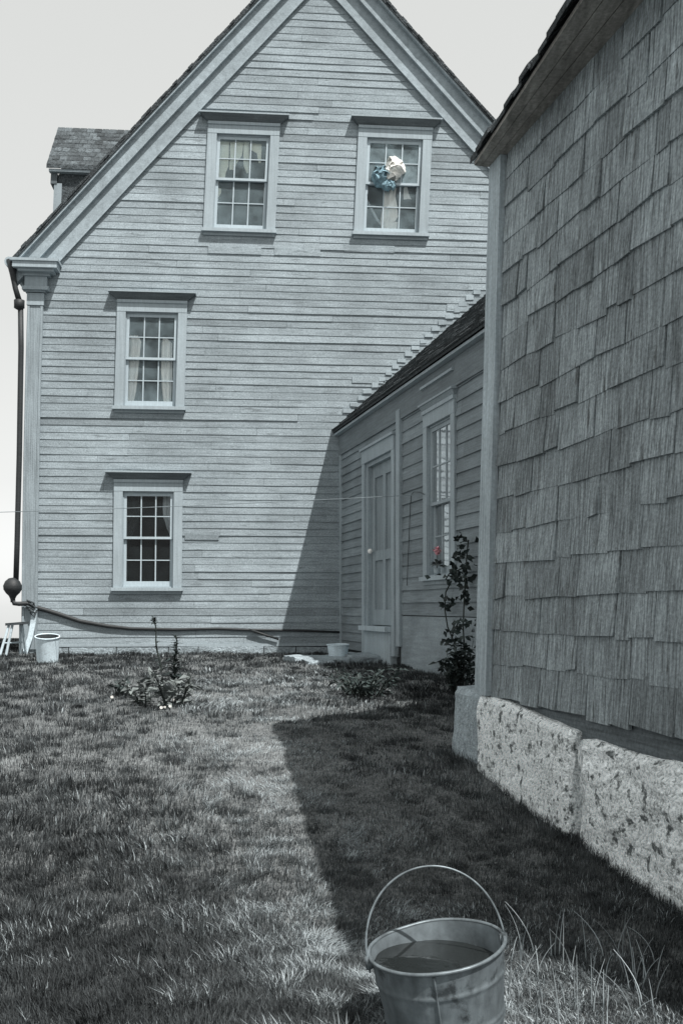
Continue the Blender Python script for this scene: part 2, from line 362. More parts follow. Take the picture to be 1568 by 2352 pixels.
# frieze boards under the rakes, soffits and rake fascias, all bent with the leaning gable
def strip(mb, side, o0,o1,w0,w1,tone=1.0,ue=None,n=14,top=0):
    s,c=(sl,cosl) if side<0 else (sr,cosr)
    a=(A0[0] if side<0 else uE) if ue is None else ue
    prev=None
    for k in range(n+1):
        u=a+(ua-a)*k/n; r=va+s*(u-ua)
        cur=[(u,r-o1/c),(u,r-o0/c)]
        if prev:
            (p,q_),(x,y)=prev,cur
            if side>0: (p,q_),(x,y)=(x,y),(p,q_)
            mb.hexa([MH(p[0],p[1],w0),MH(x[0],x[1],w0),MH(x[0],x[1],w1),MH(p[0],p[1],w1),
                     MH(q_[0],q_[1],w0),MH(y[0],y[1],w0),MH(y[0],y[1],w1),MH(q_[0],q_[1],w1)],tone)
        prev=cur
for side in (-1,1):
    mb=MB(); strip(mb,side,.20,.44,.0,.044,1.0,ue=(uL+.06 if side<0 else uE-.2)); mb.build('frieze_board',M_rake,house)
    mb=MB(); strip(mb,side,.425,.447,.0441,.053,1.05,ue=(uL+.36 if side<0 else uE-.2)); mb.build('frieze_bead',M_rake,house)
    mb=MB(); strip(mb,side,.045,.072,.0,.165,1.1); strip(mb,side,.072,.237,.0,.104,1.04); mb.build('rake_cornice',M_rake,house)
# roof slabs
for side in (-1,1):
    mb=MB(); s,c=(sl,cosl) if side<0 else (sr,cosr); a=A0[0]-.03 if side<0 else uE+.03
    n=14; rr=random.Random(5+side)
    for k in range(n):
        p=a+(ua-a)*k/n; x=a+(ua-a)*(k+1)/n
        if side>0: p,x=x,p
        f=lambda u:va+s*(u-ua)
        mb.hexa([MH(p,f(p)-.044/c,-8.5),MH(x,f(x)-.044/c,-8.5),MH(x,f(x)-.044/c,w_o+.012),MH(p,f(p)-.044/c,w_o+.012),
                 MH(p,f(p),-8.5),MH(x,f(x),-8.5),MH(x,f(x),w_o+.012),MH(p,f(p),w_o+.012)])
    for k in range(60):                               # ragged shingle ends along the verge
        u0=a+(ua-a)*k/60; u1=a+(ua-a)*(k+.93)/60
        if side>0: u0,u1=u1,u0
        f=lambda u:va+s*(u-ua); d=rr.uniform(.006,.03); h=rr.uniform(.008,.022)
        mb.hexa([MH(u0,f(u0)-.03,-.4),MH(u1,f(u1)-.03,-.4),MH(u1,f(u1)-.03,w_o+d),MH(u0,f(u0)-.03,w_o+d),
                 MH(u0,f(u0)+h,-.4),MH(u1,f(u1)+h,-.4),MH(u1,f(u1)+h,w_o+d),MH(u0,f(u0)+h,w_o+d)],rr.uniform(.7,1.3))
    mb.build('roof',M_roof,house)
# plain side and back walls, foundation, corner pilaster
mb=MB(); top=roofline(uL)-.3
mb.vbox(MH,uL-.02,uL+.12,BASE,top,-8.3,-.02); mb.vbox(MH,uR-.1,uR,BASE,top,-8.3,-.02)
mb.box(MH,uL+.12,uR-.1,BASE,top,-8.3,-8.2); mb.face([MH(uL,top,-8.25),MH(uR,top,-8.25),MH(ua,va-.1,-8.25)])
mb.build('side_wall',M_int,house)
mb=MB()
for z in (fac(300,1000)[1]+.1, fac(300,575)[1]):
    mb.box(MH,uL+.13,uR-.12,z,z+.08,-8.15,-.15)
mb.box(MH,uL+.13,uR-.12,BASE-.05,BASE,-8.15,-.15)
mb.box(MH,uL+.13,uR-.12,BASE+.001,top,-3.6,-3.5)
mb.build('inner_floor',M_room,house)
mb=MB(); u=uL+.02; rr=random.Random(11)
while u<uR:
    L=rr.uniform(.35,.9); mb.box(MH,u,min(u+L-.012,uR),.1,BASE-.034+rr.uniform(-.008,.0),-.35,.020+rr.uniform(-.008,.008),rr.uniform(.8,1.15),.01); u+=L
mb.build('foundation',M_found,house)
mb=MB(); mb.box(MH,uL,uR,BASE-.03,BASE+.005,-.02,.020,1.0); mb.build('water_table',M_trim,house)
pw=uLin-uL
vt=fac(80,676)[1]
pil=MB(); pil.vbox(MH,uL,uLin,BASE-.06,vt-.16,0,.045); pil.vbox(MH,uLin-.028,uLin+.004,BASE-.06,vt-.16,.0451,.055); pil.vbox(MH,uL,uL+.028,BASE-.06,vt-.16,.0451,.055,1.1)
pil=pil.build('corner_pilaster',M_pil,house)
cp=MB(); c0,c1=uL-.012,uLin+.012
cp.box(MH,c0,c1,vt-.16,vt,0,.062); cp.box(MH,c0-.02,c1+.02,vt+.01,vt+.03,0,.085); cp.box(MH,c0-.055,c1+.065,vt+.03,vt+.075,0,.125)
cp.box(MH,c0-.03,c1+.035,vt+.0755,vt+.215,0,.09); cp.box(MH,c0-.06,c1+.075,vt+.2155,vt+.25,0,.12)
cp.build('capital',M_trim,pil)
ct=vt+.2505
cr=MB(); cr.box(MH,c0-.10,c1+.14,ct,ct+.035,-.02,.20); cr.box(MH,c0-.16,c1+.19,ct+.0355,ct+.115,-.02,.25,1.05); cr.box(MH,c0-.19,c1+.21,ct+.1155,ct+.15,-.02,.27,1.0)
cr.build('cornice_return',M_trim,house)
# dormer
def MD(u,v,w): return MH(u,v,w)
w1=-.9
du0=fac(130,400,w1)[0]; dve=fac(150,386,w1)[1]; dvr=fac(200,296,w1-.75)[1]
dr=MB(); ow=w1+.10; uo=fac(107,386,ow)[0]; ur0=fac(134,296,w1-.75)[0]
ub=ua-(va-dvr)/sl-.05; ub2=ua-(va-dve)/sl+.05
dr.hexa([MH(uo,dve-.05,ow),MH(ub2,dve-.05,ow),MH(ub,dvr-.05,w1-.75),MH(ur0,dvr-.05,w1-.75),MH(uo,dve,ow),MH(ub2,dve,ow),MH(ub,dvr,w1-.75),MH(ur0,dvr,w1-.75)])
dr.hexa([MH(ur0,dvr-.05,w1-.752),MH(ub,dvr-.05,w1-.752),MH(ub2,dve-.05,w1-1.6),MH(uo,dve-.05,w1-1.6),MH(ur0,dvr,w1-.752),MH(ub,dvr,w1-.752),MH(ub2,dve,w1-1.6),MH(uo,dve,w1-1.6)])
rr=random.Random(4)
for k in range(9):
    for j in range(16):
        t0=k/9; 
        uu0=uo+(ur0-uo)*t0+(j+ (k%2)*.5)*.11; 
        if uu0>ub2+(ub-ub2)*t0: continue
        P=lambda t,u_,h: MH(u_,dve+(dvr-dve)*t+h,ow+(w1-.75-ow)*t)
        h=rr.uniform(.008,.022)
        dr.hexa([P(t0,uu0,.0),P(t0,uu0+.1,.0),P(t0+.12,uu0+.1+(ur0-uo)*.11,0),P(t0+.12,uu0+(ur0-uo)*.11,0),P(t0,uu0,h),P(t0,uu0+.1,h),P(t0+.12,uu0+.1+(ur0-uo)*.11,.004),P(t0+.12,uu0+(ur0-uo)*.11,.004)],rr.uniform(.6,1.5))
dorm=dr.build('dormer',M_roofm,house)
dw=MB(); dw.box(MH,du0+.03,ub2+.6,roofline(du0)-.35,dve-.09,w1-1.5,w1); 
dw.face([MH(du0+.03,dve-.09,w1-.05),MH(du0+.03,dvr-.1,w1-.75),MH(du0+.03,dve-.09,w1-1.45)])
dw.build('dormer_wall',M_roofm,dorm)
dt=MB(); dt.box(MH,du0-.09,ub2,dve-.085,dve-.051,w1-.002,w1+.085,1.0); dt.box(MH,du0-.02,du0+.09,roofline(du0)-.2,dve-.23,w1,w1+.02,.9)
dt.box(MH,du0-.07,du0+.02,dve-.24,dve-.09,w1-1.4,w1+.03,.35)
dt.build('dormer_trim',M_trim,dorm)
for k in wins:
    a,b,c,d=wins[k]; cw=fac(300,1000)[0]-fac(277,1000)[0]
    up=k in('ul','ur')
    window(MH,house,a,b,c,d,rails[k],.118 if not up else .125,.118,M_trim,hood=.125,hoodx=.105,cap=.085,glass={'ul':M_dusty2,'ur':M_dusty,'ml':M_dusty2,'ll':M_glass}[k],lglass={'ur':M_dusty2}.get(k))

# cloth in the farmhouse windows
def sheet(M, rows, w0, amp, waves, nu=26, seed=0, th=.003):
    """hanging cloth: rows = [(v, uLeft, uRight)] from top to bottom"""
    mb=MB(); G=[]
    for (v,l,r) in rows:
        row=[]
        for k in range(nu+1):
            t=k/nu; u=l+(r-l)*t
            ww=w0+amp*math.sin(t*waves*2*math.pi+seed)+amp*.6*mnoise.noise(Vector((t*waves,v*2,seed)))
            row.append((u,v,ww))
        G.append(row)
    for i in range(len(G)-1):
        for k in range(nu):
            a,b,c,d=G[i][k],G[i][k+1],G[i+1][k+1],G[i+1][k]
            mb.hexa([M(d[0],d[1],d[2]),M(c[0],c[1],c[2]),M(c[0],c[1],c[2]+th),M(d[0],d[1],d[2]+th),M(a[0],a[1],a[2]),M(b[0],b[1],b[2]),M(b[0],b[1],b[2]+th),M(a[0],a[1],a[2]+th)])
    return mb
def pr(rows): 
    out=[]
    for (y,l,r) in rows:
        a=fac(l,y,-.14); b=fac(r,y,-.14); out.append((a[1],a[0],b[0]))
    return out
def dense(rows,n=5):
    o=[]
    for p,q_ in zip(rows[:-1],rows[1:]):
        for k in range(n): o.append(tuple(p[i]+(q_[i]-p[i])*k/n for i in range(3)))
    o.append(rows[-1]); return o
def cloth(name,rows,w,amp,waves,mat,label,cat,group=None,seed=0,M=MH):
    mb=sheet(M,dense(rows),w,amp,waves,seed=seed)
    o=mb.build(name,mat,None,mb.v[0]); tag(o,label,cat,group); return o
cloth('curtain',pr([(772,292,318),(786,291,326),(850,289,319),(900,287,314),(935,285,306)]),-.10,.012,3,M_cloth,'white gathered curtain on the left side of the middle-floor window','curtain','curtains in the middle window',1)
cloth('curtain',pr([(779,376,385),(790,373,396),(850,371,396),(900,374,394),(935,378,392)]),-.10,.012,2.5,M_cloth,'narrow white curtain on the right side of the middle-floor window','curtain','curtains in the middle window',2)
cloth('curtain',pr([(1128,376,402),(1165,374,402),(1185,375,401),(1215,384,400),(1232,392,399)]),-.15,.012,3,M_gauze,'tied-back pale patterned curtain at the right of the ground-floor window','curtain',None,3)
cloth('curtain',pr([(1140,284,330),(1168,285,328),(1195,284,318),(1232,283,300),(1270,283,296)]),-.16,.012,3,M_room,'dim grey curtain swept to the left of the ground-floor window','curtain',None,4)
# torn window blind, upper left: hanging strips
for (rows,lab) in (
    ([(328,492,527),(360,491,526),(385,491,525),(400,490,519),(412,490,517)],'pale torn blind strip at the far left of the left gable window'),
    ([(330,529,560),(360,529,556),(378,528,544),(394,527,538)],'pale torn blind strip second from the left in the left gable window'),
    ([(330,561,572),(360,559,572),(385,560,572),(402,567,571)],'narrow pale torn blind strip in the middle of the left gable window'),
    ([(334,574,601),(347,574,601),(356,590,600),(378,594,599)],'pale torn blind strip hanging at the right of the left gable window'),
    ([(436,491,508),(446,491,508),(456,497,503)],'small pale blind scrap in the lower sash of the left gable window')):
    cloth('blind_strip',pr(rows),-.085,.004,1,M_shade,lab,'blind','torn blind strips in the left gable window',5)
cloth('blind_strip',pr([(306,490,622),(330,490,620)]),-.13,.005,2,M_gauze,'dull grey rolled blind across the top of the left gable window','blind',None,6)
# rags stuffed through the broken pane, upper right
def rag(mat, c, r, sc, seed, n, label):
    rr=random.Random(seed); mb=MB()
    for k in range(n):                                  # crumpled folds of one cloth, bunched together
        d=Vector((rr.gauss(0,1),rr.gauss(0,1),rr.gauss(0,1))).normalized(); d.z=abs(d.z)*.8+.1; d.normalize()
        ctr=Vector((d.x*sc[0],d.y*sc[1],d.z*sc[2]))*r*rr.uniform(.25,.8)
        a1=d.cross(Vector((rr.gauss(0,1),rr.gauss(0,1),rr.gauss(0,1)))).normalized(); a2=d.cross(a1)
        L=r*rr.uniform(.45,.95); W=r*rr.uniform(.3,.7); cv=rr.uniform(.5,1.6); ph=rr.uniform(0,6); fr=rr.uniform(2,5)
        G=[]
        for i in range(10):
            x=(i/9-.5)*2; row=[]
            for j in range(8):
                y=(j/7-.5)*2
                h=-(x*x*.35+y*y*.5)*cv*r*.45+.10*r*math.sin(fr*x+ph+1.5*y)+.09*r*mnoise.noise(Vector((x*2+k,y*2,seed)))
                p=ctr+a1*(x*L*(1-.25*abs(y)))+a2*(y*W)+d*h
                row.append(MH(c[0]+p.x,c[1]+p.y,c[2]+p.z))
            G.append(row)
        dd=(MH(c[0]+d.x,c[1]+d.y,c[2]+d.z)-MH(*c))*.003
        for i in range(9):
            for j in range(7):
                q4=[G[i][j],G[i+1][j],G[i+1][j+1],G[i][j+1]]; mb.hexa([p-dd for p in q4]+[p+dd for p in q4],rr.uniform(.9,1.08))
    o=mb.build('rag_bundle',mat,None,MH(*c)); return tag(o,label,'rag')
c=fac(905,386,.02); rag(M_wrag,(c[0],c[1],-.01),.195,(1.0,1.0,.5),3,20,'white rag bundle stuffed through the broken pane of the right gable window')
c=fac(872,404,.03); rag(M_blue,(c[0],c[1],.0),.155,(.75,1.1,.55),5,16,'blue rag bunched to the left of the white rag in the right gable window')
c=fac(893,424,.03); rag(M_blue,(c[0],c[1],.01),.11,(1.5,.6,.7),9,12,'small blue rag end drooping over the meeting rail of the right gable window')
cloth('hanging_cloth',pr([(436,884,908),(455,881,906),(475,878,910),(500,874,912),(512,872,905)]),-.10,.02,2,M_cloth,'greyish cloth hanging behind the lower sash of the right gable window','cloth',None,8)
cloth('hanging_cloth',pr([(512,872,912),(530,874,911)]),-.09,.012,2,M_cloth,'white cloth hem folded at the foot of the right gable window','cloth',None,9)
cloth('hanging_cloth',pr([(428,928,934),(445,926,938),(458,926,944)]),-.13,.01,1,M_cloth,'small pale cloth scrap at the right of the right gable window','cloth',None,10)
mb=MB(); mb.tube([MH(*fac(842,462,-.15),-.15),MH(*fac(866,505,-.15),-.15),MH(*fac(880,520,-.15),-.15)],.02,6)
tag(mb.build('leaning_stick',M_brd,None,mb.v[0]),'pale stick leaning inside the lower left of the right gable window','stick')

# ------------------------------------------------------------------ kitchen ell
EVE=fac(785,992)[1]                                 # eave height
ell=thing('kitchen_ell','low grey clapboard ell with a door and a window, joined to the farmhouse','ell',MS(3,.5,0))
UE=8.6
d0,d1=us(838),us(913)
def zs(px,py): 
    Y=.255*FY/((px-CX)/F+.255); return EYE+(HY-py)*Y/F
dz0,dz1=zs(826,1437),zs(870,1052)
wu0,wu1=us(986),us(1041); wz0,wz1=zs(1000,1322),zs(1010,968); wm=zs(1010,1152)
post0,post1=us(918),us(926)
print('ELL eave',EVE,'door',d0,d1,dz0,dz1,'win',wu0,wu1,wz0,wz1,wm,'post',post0,post1)
skirt=.96
eh=[(d0+.06,d1-.06,-1,dz1+.02),(wu0-.05,wu1+.05,wz0-.035,wz1+.05)]
mb=MB(); rg=random.Random(8)
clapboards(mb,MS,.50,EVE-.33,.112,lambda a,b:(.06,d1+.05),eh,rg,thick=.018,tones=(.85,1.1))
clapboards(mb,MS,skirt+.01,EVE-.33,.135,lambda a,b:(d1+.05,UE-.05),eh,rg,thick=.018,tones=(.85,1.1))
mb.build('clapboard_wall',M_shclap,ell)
mb=MB()
def wallpiece(a,b,c,d): mb.box(MS,a,b,c,d,-.12,-.006)
wallpiece(0,d0+.05,.3,EVE); wallpiece(d0+.05,d1-.05,dz1+.02,EVE); wallpiece(d1-.05,wu0-.42,.3,EVE); wallpiece(wu0-.42,wu0-.05,wz1+.045,EVE); wallpiece(wu0-.42,wu1+.05,.3,wz0-.03); mb.box(MS,wu0-.42,wu1+.05,wz0-.06,wz0+.004,-.30,-.121); wallpiece(wu0-.05,wu1+.05,wz1+.045,EVE); wallpiece(wu1+.05,UE,.3,EVE)
mb.box(MS,UE,UE+.1,.3,EVE,-4.5,-.0); mb.box(MS,.1,UE,.3,EVE,-4.6,-4.5)
mb.box(MS,.1,UE,.45,.55,-4.45,-.14)
mb.face([MS(UE+.09,EVE,0),MS(UE+.09,EVE+2.05,-2.25),MS(UE+.09,EVE,-4.5)])
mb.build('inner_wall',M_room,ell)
mb=MB(); mb.box(MS,d1+.16,UE,.1,skirt,-.1,.012,1.0,.0,6); mb.build('skirt_board',surf('skirting plank',grey(.28,.03),streak=(2,2,25),s_amt=.2,b_amt=.3,f_amt=.25,bump=.3),ell)
mb=MB(); mb.vbox(MS,.0,.075,.45,EVE-.33,.0,.032); mb.build('corner_board',M_shtrim,ell)
mb=MB(); mb.vbox(MS,post0,post1,.62,EVE-.22,.0,.05); mb.build('wall_post',M_shtrim,ell)
mb=MB(); mb.box(MS,0,UE,EVE-.33,EVE-.06,.0,.036,.8,.0,12); mb.build('frieze_board',M_shclap,ell)
mb=MB(); mb.box(MS,-.02,UE+.1,EVE-.055,EVE-.025,-.1,.10,1.0,.002,14); mb.build('eave_moulding',M_shtrim,ell)
# roof with ragged courses
rs=.905
mb=MB(); rr=random.Random(9)
mb.hexa([MS(-.02,EVE-.02,.12),MS(UE+.12,EVE-.02,.12),MS(UE+.12,EVE-.02+2.3*rs,-2.18),MS(-.02,EVE-.02+2.3*rs,-2.18),MS(-.02,EVE+.02,.12),MS(UE+.12,EVE+.02,.12),MS(UE+.12,EVE+.02+2.3*rs,-2.18),MS(-.02,EVE+.02+2.3*rs,-2.18)])
mb.hexa([MS(-.02,EVE-.02,-4.6),MS(UE+.12,EVE-.02,-4.6),MS(UE+.12,EVE-.02+2.3*rs,-2.19),MS(-.02,EVE-.02+2.3*rs,-2.19),MS(-.02,EVE+.02,-4.6),MS(UE+.12,EVE+.02,-4.6),MS(UE+.12,EVE+.02+2.3*rs,-2.19),MS(-.02,EVE+.02+2.3*rs,-2.19)])
for k in range(22):
    w=.13-k*.105; z=EVE+.02+(.12-w)*rs; u=-.02
    while u<UE:
        b=u+rr.uniform(.12,.28); h=rr.uniform(.010,.024)
        mb.hexa([MS(u,z,w),MS(b-.006,z,w),MS(b-.006,z+.125*rs,w-.125),MS(u,z+.125*rs,w-.125),MS(u,z+h,w+.008),MS(b-.006,z+h,w+.008),MS(b-.006,z+.125*rs+.004,w-.125),MS(u,z+.125*rs+.004,w-.125)],rr.uniform(.6,1.4))
        u=b
mb.build('roof',M_roof,ell)
# step flashing where the roof meets the gable: short cut clapboard ends
mb=MB()
for k in range(24):
    w=-k*.098; z=EVE+.05+(.12-w)*rs
    if z>EVE+2: break
    P=MS(0,z,w); 
    s_=(P.x)/cT
    uu=s_-lean(z)
    if k<1: continue
    mb.box(MH,uu-rr.uniform(.05,.09),uu+.03,z+.016,z+rr.uniform(.055,.08),.004,.022,rr.uniform(.9,1.1),.006)
mb.build('flashing',M_trim,ell)
# door
dz0=zs(850,1437)
cs=.115
mb=MB(); mb.vbox(MS,d0,d0+cs,.36,dz1,0,.045); mb.vbox(MS,d1-cs,d1,.50,dz1,0,.045); mb.box(MS,d0,d1,dz1,dz1+.16,0,.05); mb.box(MS,d0-.02,d1+.02,dz1+.161,dz1+.19,0,.075)
mb.vbox(MS,d0+cs,d0+cs+.06,dz0,dz1-.002,-.10,.012,.95); mb.vbox(MS,d1-cs-.06,d1-cs,dz0,dz1-.002,-.10,.012,.95); mb.box(MS,d0+cs+.061,d1-cs-.061,dz1-.05,dz1-.003,-.10,.010,.95)
fr=mb.build('door_frame',M_shtrim,ell)
e0,e1=d0+cs+.063,d1-cs-.063
mb=MB(); mb.box(MS,e0,e1,dz0+.01,dz1-.052,-.095,-.07,.9)
W=e1-e0
for (a,b) in ((0,.11),(W/2-.05,W/2+.05),(W-.11,W)): mb.vbox(MS,e0+a,e0+b,dz0+.011,dz1-.053,-.0699,-.045,1.08)
mid=dz0+.80
for (a,b) in ((dz0+.012,dz0+.2),(mid,mid+.12),(dz1-.20,dz1-.054)):
    mb.box(MS,e0+.111,e0+W/2-.051,a,b,-.0698,-.046,1.05); mb.box(MS,e0+W/2+.051,e1-.111,a,b,-.0698,-.046,1.05)
door=mb.build('door',M_door,ell)
kb=MB(); K=MS(e0+.07,dz0+.92,-.0); R=Matrix.Translation(K)@Matrix.Rotation(math.atan2(-1,-.255)-0,4,'Z')@Matrix.Rotation(math.radians(90),4,'Y')
kb.lathe([(0,.045),(.022,.04),(.032,.02),(.028,.0),(.012,-.012),(.012,-.05)],R,16); kb.build('knob',M_porc,door,smooth=True)
mb=MB(); mb.box(MS,d0+cs,d1-cs,dz0-.055,dz0+.0,-.1,.12,1.25,.003); mb.box(MS,d0+cs+.02,d1-cs-.02,.34,dz0-.056,-.1,.05,1.2,.004); mb.build('threshold',M_shtrim,ell)
window(MS,ell,wu0,wu1,wz0,wz1,wm,.11,.13,M_shtrim,hood=.08,hoodx=.03,cap=.05,glass=M_dusty2,lglass=M_glass,liner=.075)
mb=MB(); mb.box(MS,wu0-.14,wu1+.1,wz1+.40,wz1+.425,.036,.06); mb.build('head_moulding',M_shtrim,ell)

# pot plant and curtain inside the ell window
pu=3.975; PP=MS(pu,wz0-.005,.036)
pot=thing('potted_flower','small pot of pink flowers on the sill of the ell window','potted plant',PP)
mb=MB(); mb.lathe([(0,0),(.026,0),(.036,.075),(.031,.075),(.026,.06),(0,.06)],Matrix.Translation(PP),16); mb.build('pot',M_pot,pot,smooth=True)
mb=MB(); rr=random.Random(2)
for k in range(40):
    d=Vector((rr.gauss(0,1),rr.gauss(0,1),rr.uniform(-.2,1.3))).normalized(); mb.leaf(PP+Vector((0,0,.10))+d*.02,d,(0,0,1),.06,.04,rr.uniform(.7,1.3))
mb.tube([PP+Vector((0,0,.06)),PP+Vector((.004,0,.16)),PP+Vector((0,0,.25))],.004,5); mb.build('leaves',M_leafm,pot)
mb=MB()
for k in range(30):
    d=Vector((rr.gauss(0,1),rr.gauss(0,1),rr.gauss(0,1))).normalized(); mb.leaf(PP+Vector((0,0,.25))+d*.01,d,(0,0,1),.042,.04,rr.uniform(.8,1.2))
mb.build('blossom',M_pink,pot)
cloth('curtain',[(wz1-.03,wu1-.40,wu1-.02),(wm,wu1-.36,wu1-.02),(wz0+.05,wu1-.30,wu1-.02)],-.15,.012,4,M_cloth,'pale curtain at the right side inside the ell window','curtain',None,12,M=MS)

# ------------------------------------------------------------------ barn
barn=thing('shingled_barn','grey barn clad in large weathered shingles on granite blocks, right foreground','barn',MBn(1.5,.3,-1))
UB=3.42; BZ0=.63; EZ=3.26
def eavez(u): return EZ+.02*u
def ovh(u): return .115+.085*max(u,0)
mb=MB(); rr=random.Random(21)
rows=int((EZ+.15-BZ0)/.157)+1
for i in range(rows):
    v=BZ0-.03*0+i*.157; u=.13+rr.uniform(-.1,0)*0; first=True
    while u<UB:
        wd=rr.choice([.09,.12,.15,.18,.22,.27,.31])*rr.uniform(.9,1.1)
        b=min(u+wd,UB); gap=rr.uniform(.002,.007) if rr.random()<.8 else .012
        t=rr.choice([.80,.92,1.0,1.0,1.08,1.16]); dv=rr.uniform(-.008,.008)+(rr.uniform(-.02,.012) if rr.random()<.12 else 0)+.010*mnoise.noise(Vector((u*.8,i*3.3,0)))
        if i==0: dv=rr.uniform(-.014,.004)-.010*u
        wb=rr.uniform(.008,.020); tp=min(v+.157+.07,eavez(u)+.02)
        sk=rr.uniform(-.008,.008)
        n=2
        mb.hexa([MBn(u,v+dv+sk,.0),MBn(b-gap,v+dv-sk*.5,.0),MBn(b-gap,v+dv-sk*.5,wb+rr.uniform(-.004,.004)),MBn(u,v+dv+sk,wb),
                 MBn(u+rr.uniform(0,.004),tp,-.004),MBn(b-gap,tp,-.004),MBn(b-gap,tp,.002),MBn(u,tp,.002)],t)
        u=b
mb.build('shingle_wall',M_shing,barn)
mb=MB(); mb.box(MBn,.0,UB,BZ0+.0,EZ+.10,-.09,-.006); mb.box(MBn,-.02,.0,BZ0,EZ+.0,-4.8,-.02); mb.box(MBn,UB,UB+.1,BZ0,EZ+.1,-4.8,-.0); mb.box(MBn,0,UB,BZ0,EZ,-4.9,-4.8)
for u in (-.015,UB+.08): mb.face([MBn(u,EZ,0),MBn(u,EZ+2.75,-2.4),MBn(u,EZ,-4.8)])
mb.build('inner_wall',M_dkw,barn)
mb=MB(); mb.vbox(MBn,-.004,.112,BZ0-.01,EZ+.01,.0,.034,1.0); mb.vbox(MBn,-.026,-.0041,BZ0+.0,EZ+.01,-.14,.035,1.02); mb.build('corner_board',M_bcorn,barn)
mb=MB(); mb.box(MBn,.02,UB,BZ0-.15,BZ0+.03,-.20,-.012,1.0,.004,10); mb.build('sill_beam',M_sill,barn)
mb=MB(); n=10
for k in range(n):
    a=-.03+(UB+.1)*k/n; b=-.03+(UB+.1)*(k+1)/n
    for j in range(3):
        f0,f1=j/3,(j+1)/3-.02; t=rr.uniform(.85,1.1)
        mb.hexa([MBn(a,eavez(a)-.0+.0,ovh(a)*f0),MBn(b,eavez(b),ovh(b)*f0),MBn(b,eavez(b),ovh(b)*f1),MBn(a,eavez(a),ovh(a)*f1),
                 MBn(a,eavez(a)+.02,ovh(a)*f0),MBn(b,eavez(b)+.02,ovh(b)*f0),MBn(b,eavez(b)+.02,ovh(b)*f1),MBn(a,eavez(a)+.02,ovh(a)*f1)],t)
mb.build('soffit',M_bsoff,barn)
mb=MB(); br=1.18; n=34
for k in range(n):
    a=-.06+(UB+.2)*k/n; b=-.06+(UB+.2)*(k+1)/n-.004; e=rr.uniform(.01,.03); h=rr.uniform(.018,.03)
    za,zb=eavez(a)+.021,eavez(b)+.021
    mb.hexa([MBn(a,za-.004,ovh(a)+e),MBn(b,zb-.004,ovh(b)+e),MBn(b,zb+2.5*br,-2.45),MBn(a,za+2.5*br,-2.45),MBn(a,za+h,ovh(a)+e),MBn(b,zb+h,ovh(b)+e),MBn(b,zb+h+2.5*br,-2.45),MBn(a,za+h+2.5*br,-2.45)],rr.uniform(.7,1.3))
mb.hexa([MBn(-.06,EZ,-5),MBn(UB+.14,EZ,-5),MBn(UB+.14,EZ+2.5*br,-2.46),MBn(-.06,EZ+2.5*br,-2.46),MBn(-.06,EZ+.05,-5),MBn(UB+.14,EZ+.05,-5),MBn(UB+.14,EZ+.05+2.5*br,-2.46),MBn(-.06,EZ+.05+2.5*br,-2.46)])
mb.build('roof',M_roof,barn)
def stone(M,u0,u1,v0,v1,w0,w1,seed,mat,name,parent=None,amp=.018,cuts=22,topfn=None):
    bm=bmesh.new(); bmesh.ops.create_cube(bm,size=1.0); bmesh.ops.subdivide_edges(bm,edges=bm.edges[:],cuts=cuts,use_grid_fill=True)
    mb=MB()
    for v in bm.verts:
        p=v.co
        u=u0+(p.x+.5)*(u1-u0); z=v0+(p.z+.5)*(v1-v0); w=w0+(p.y+.5)*(w1-w0)
        # rounded arrises: pull in near edges
        ex=min(p.x+.5,.5-p.x)*(u1-u0); ez=(.5-p.z)*(v1-v0); ey=(.5-p.y)*(w1-w0)
        rd=.025
        for (e1_,e2_) in ((ez,ey),(ex,ey)):
            s_=max(0,rd-e1_)+max(0,rd-e2_)
            if s_>rd: w-= (s_-rd)*.7; z-=(s_-rd)*.4
        q_=Vector((u*5+seed,z*5,w*5)); nz=mnoise.noise(q_)*1.0+mnoise.noise(q_*2.7)*.55+mnoise.noise(q_*6.5)*.3
        w+=amp*nz; z+=amp*.8*mnoise.noise(q_*1.3+Vector((9,9,9)))*(1 if p.z>0 else .2)
        u+=amp*.6*mnoise.noise(q_*1.1+Vector((3,1,9)))
        if topfn: z+=topfn(u)*(p.z+.5)
        mb.v.append(tuple(M(u,z,w)))
    mb.f=[tuple(x.index for x in f.verts) for f in bm.faces]; mb.t=[1.0]*len(mb.f); bm.free()
    return mb.build(name,mat,parent,None if parent else M((u0+u1)/2,v0,(w0+w1)/2))
stone(MBn,.0,1.012,-.15,BZ0-.012,-.30,.040,3.0,M_gran,'foundation_block',barn,amp=.016,topfn=lambda u:-.085*max(0,u-.25))
stone(MBn,1.06,3.38,-.25,BZ0-.09,-.30,.030,17.0,M_gran,'foundation_block',barn,amp=.028,cuts=30,topfn=lambda u:-.015*(u-1))
stone(MBn,-.46,-.01,-.1,BZ0-.005,-.32,-.012,31.0,M_gran2,'foundation_block',barn,amp=.010)

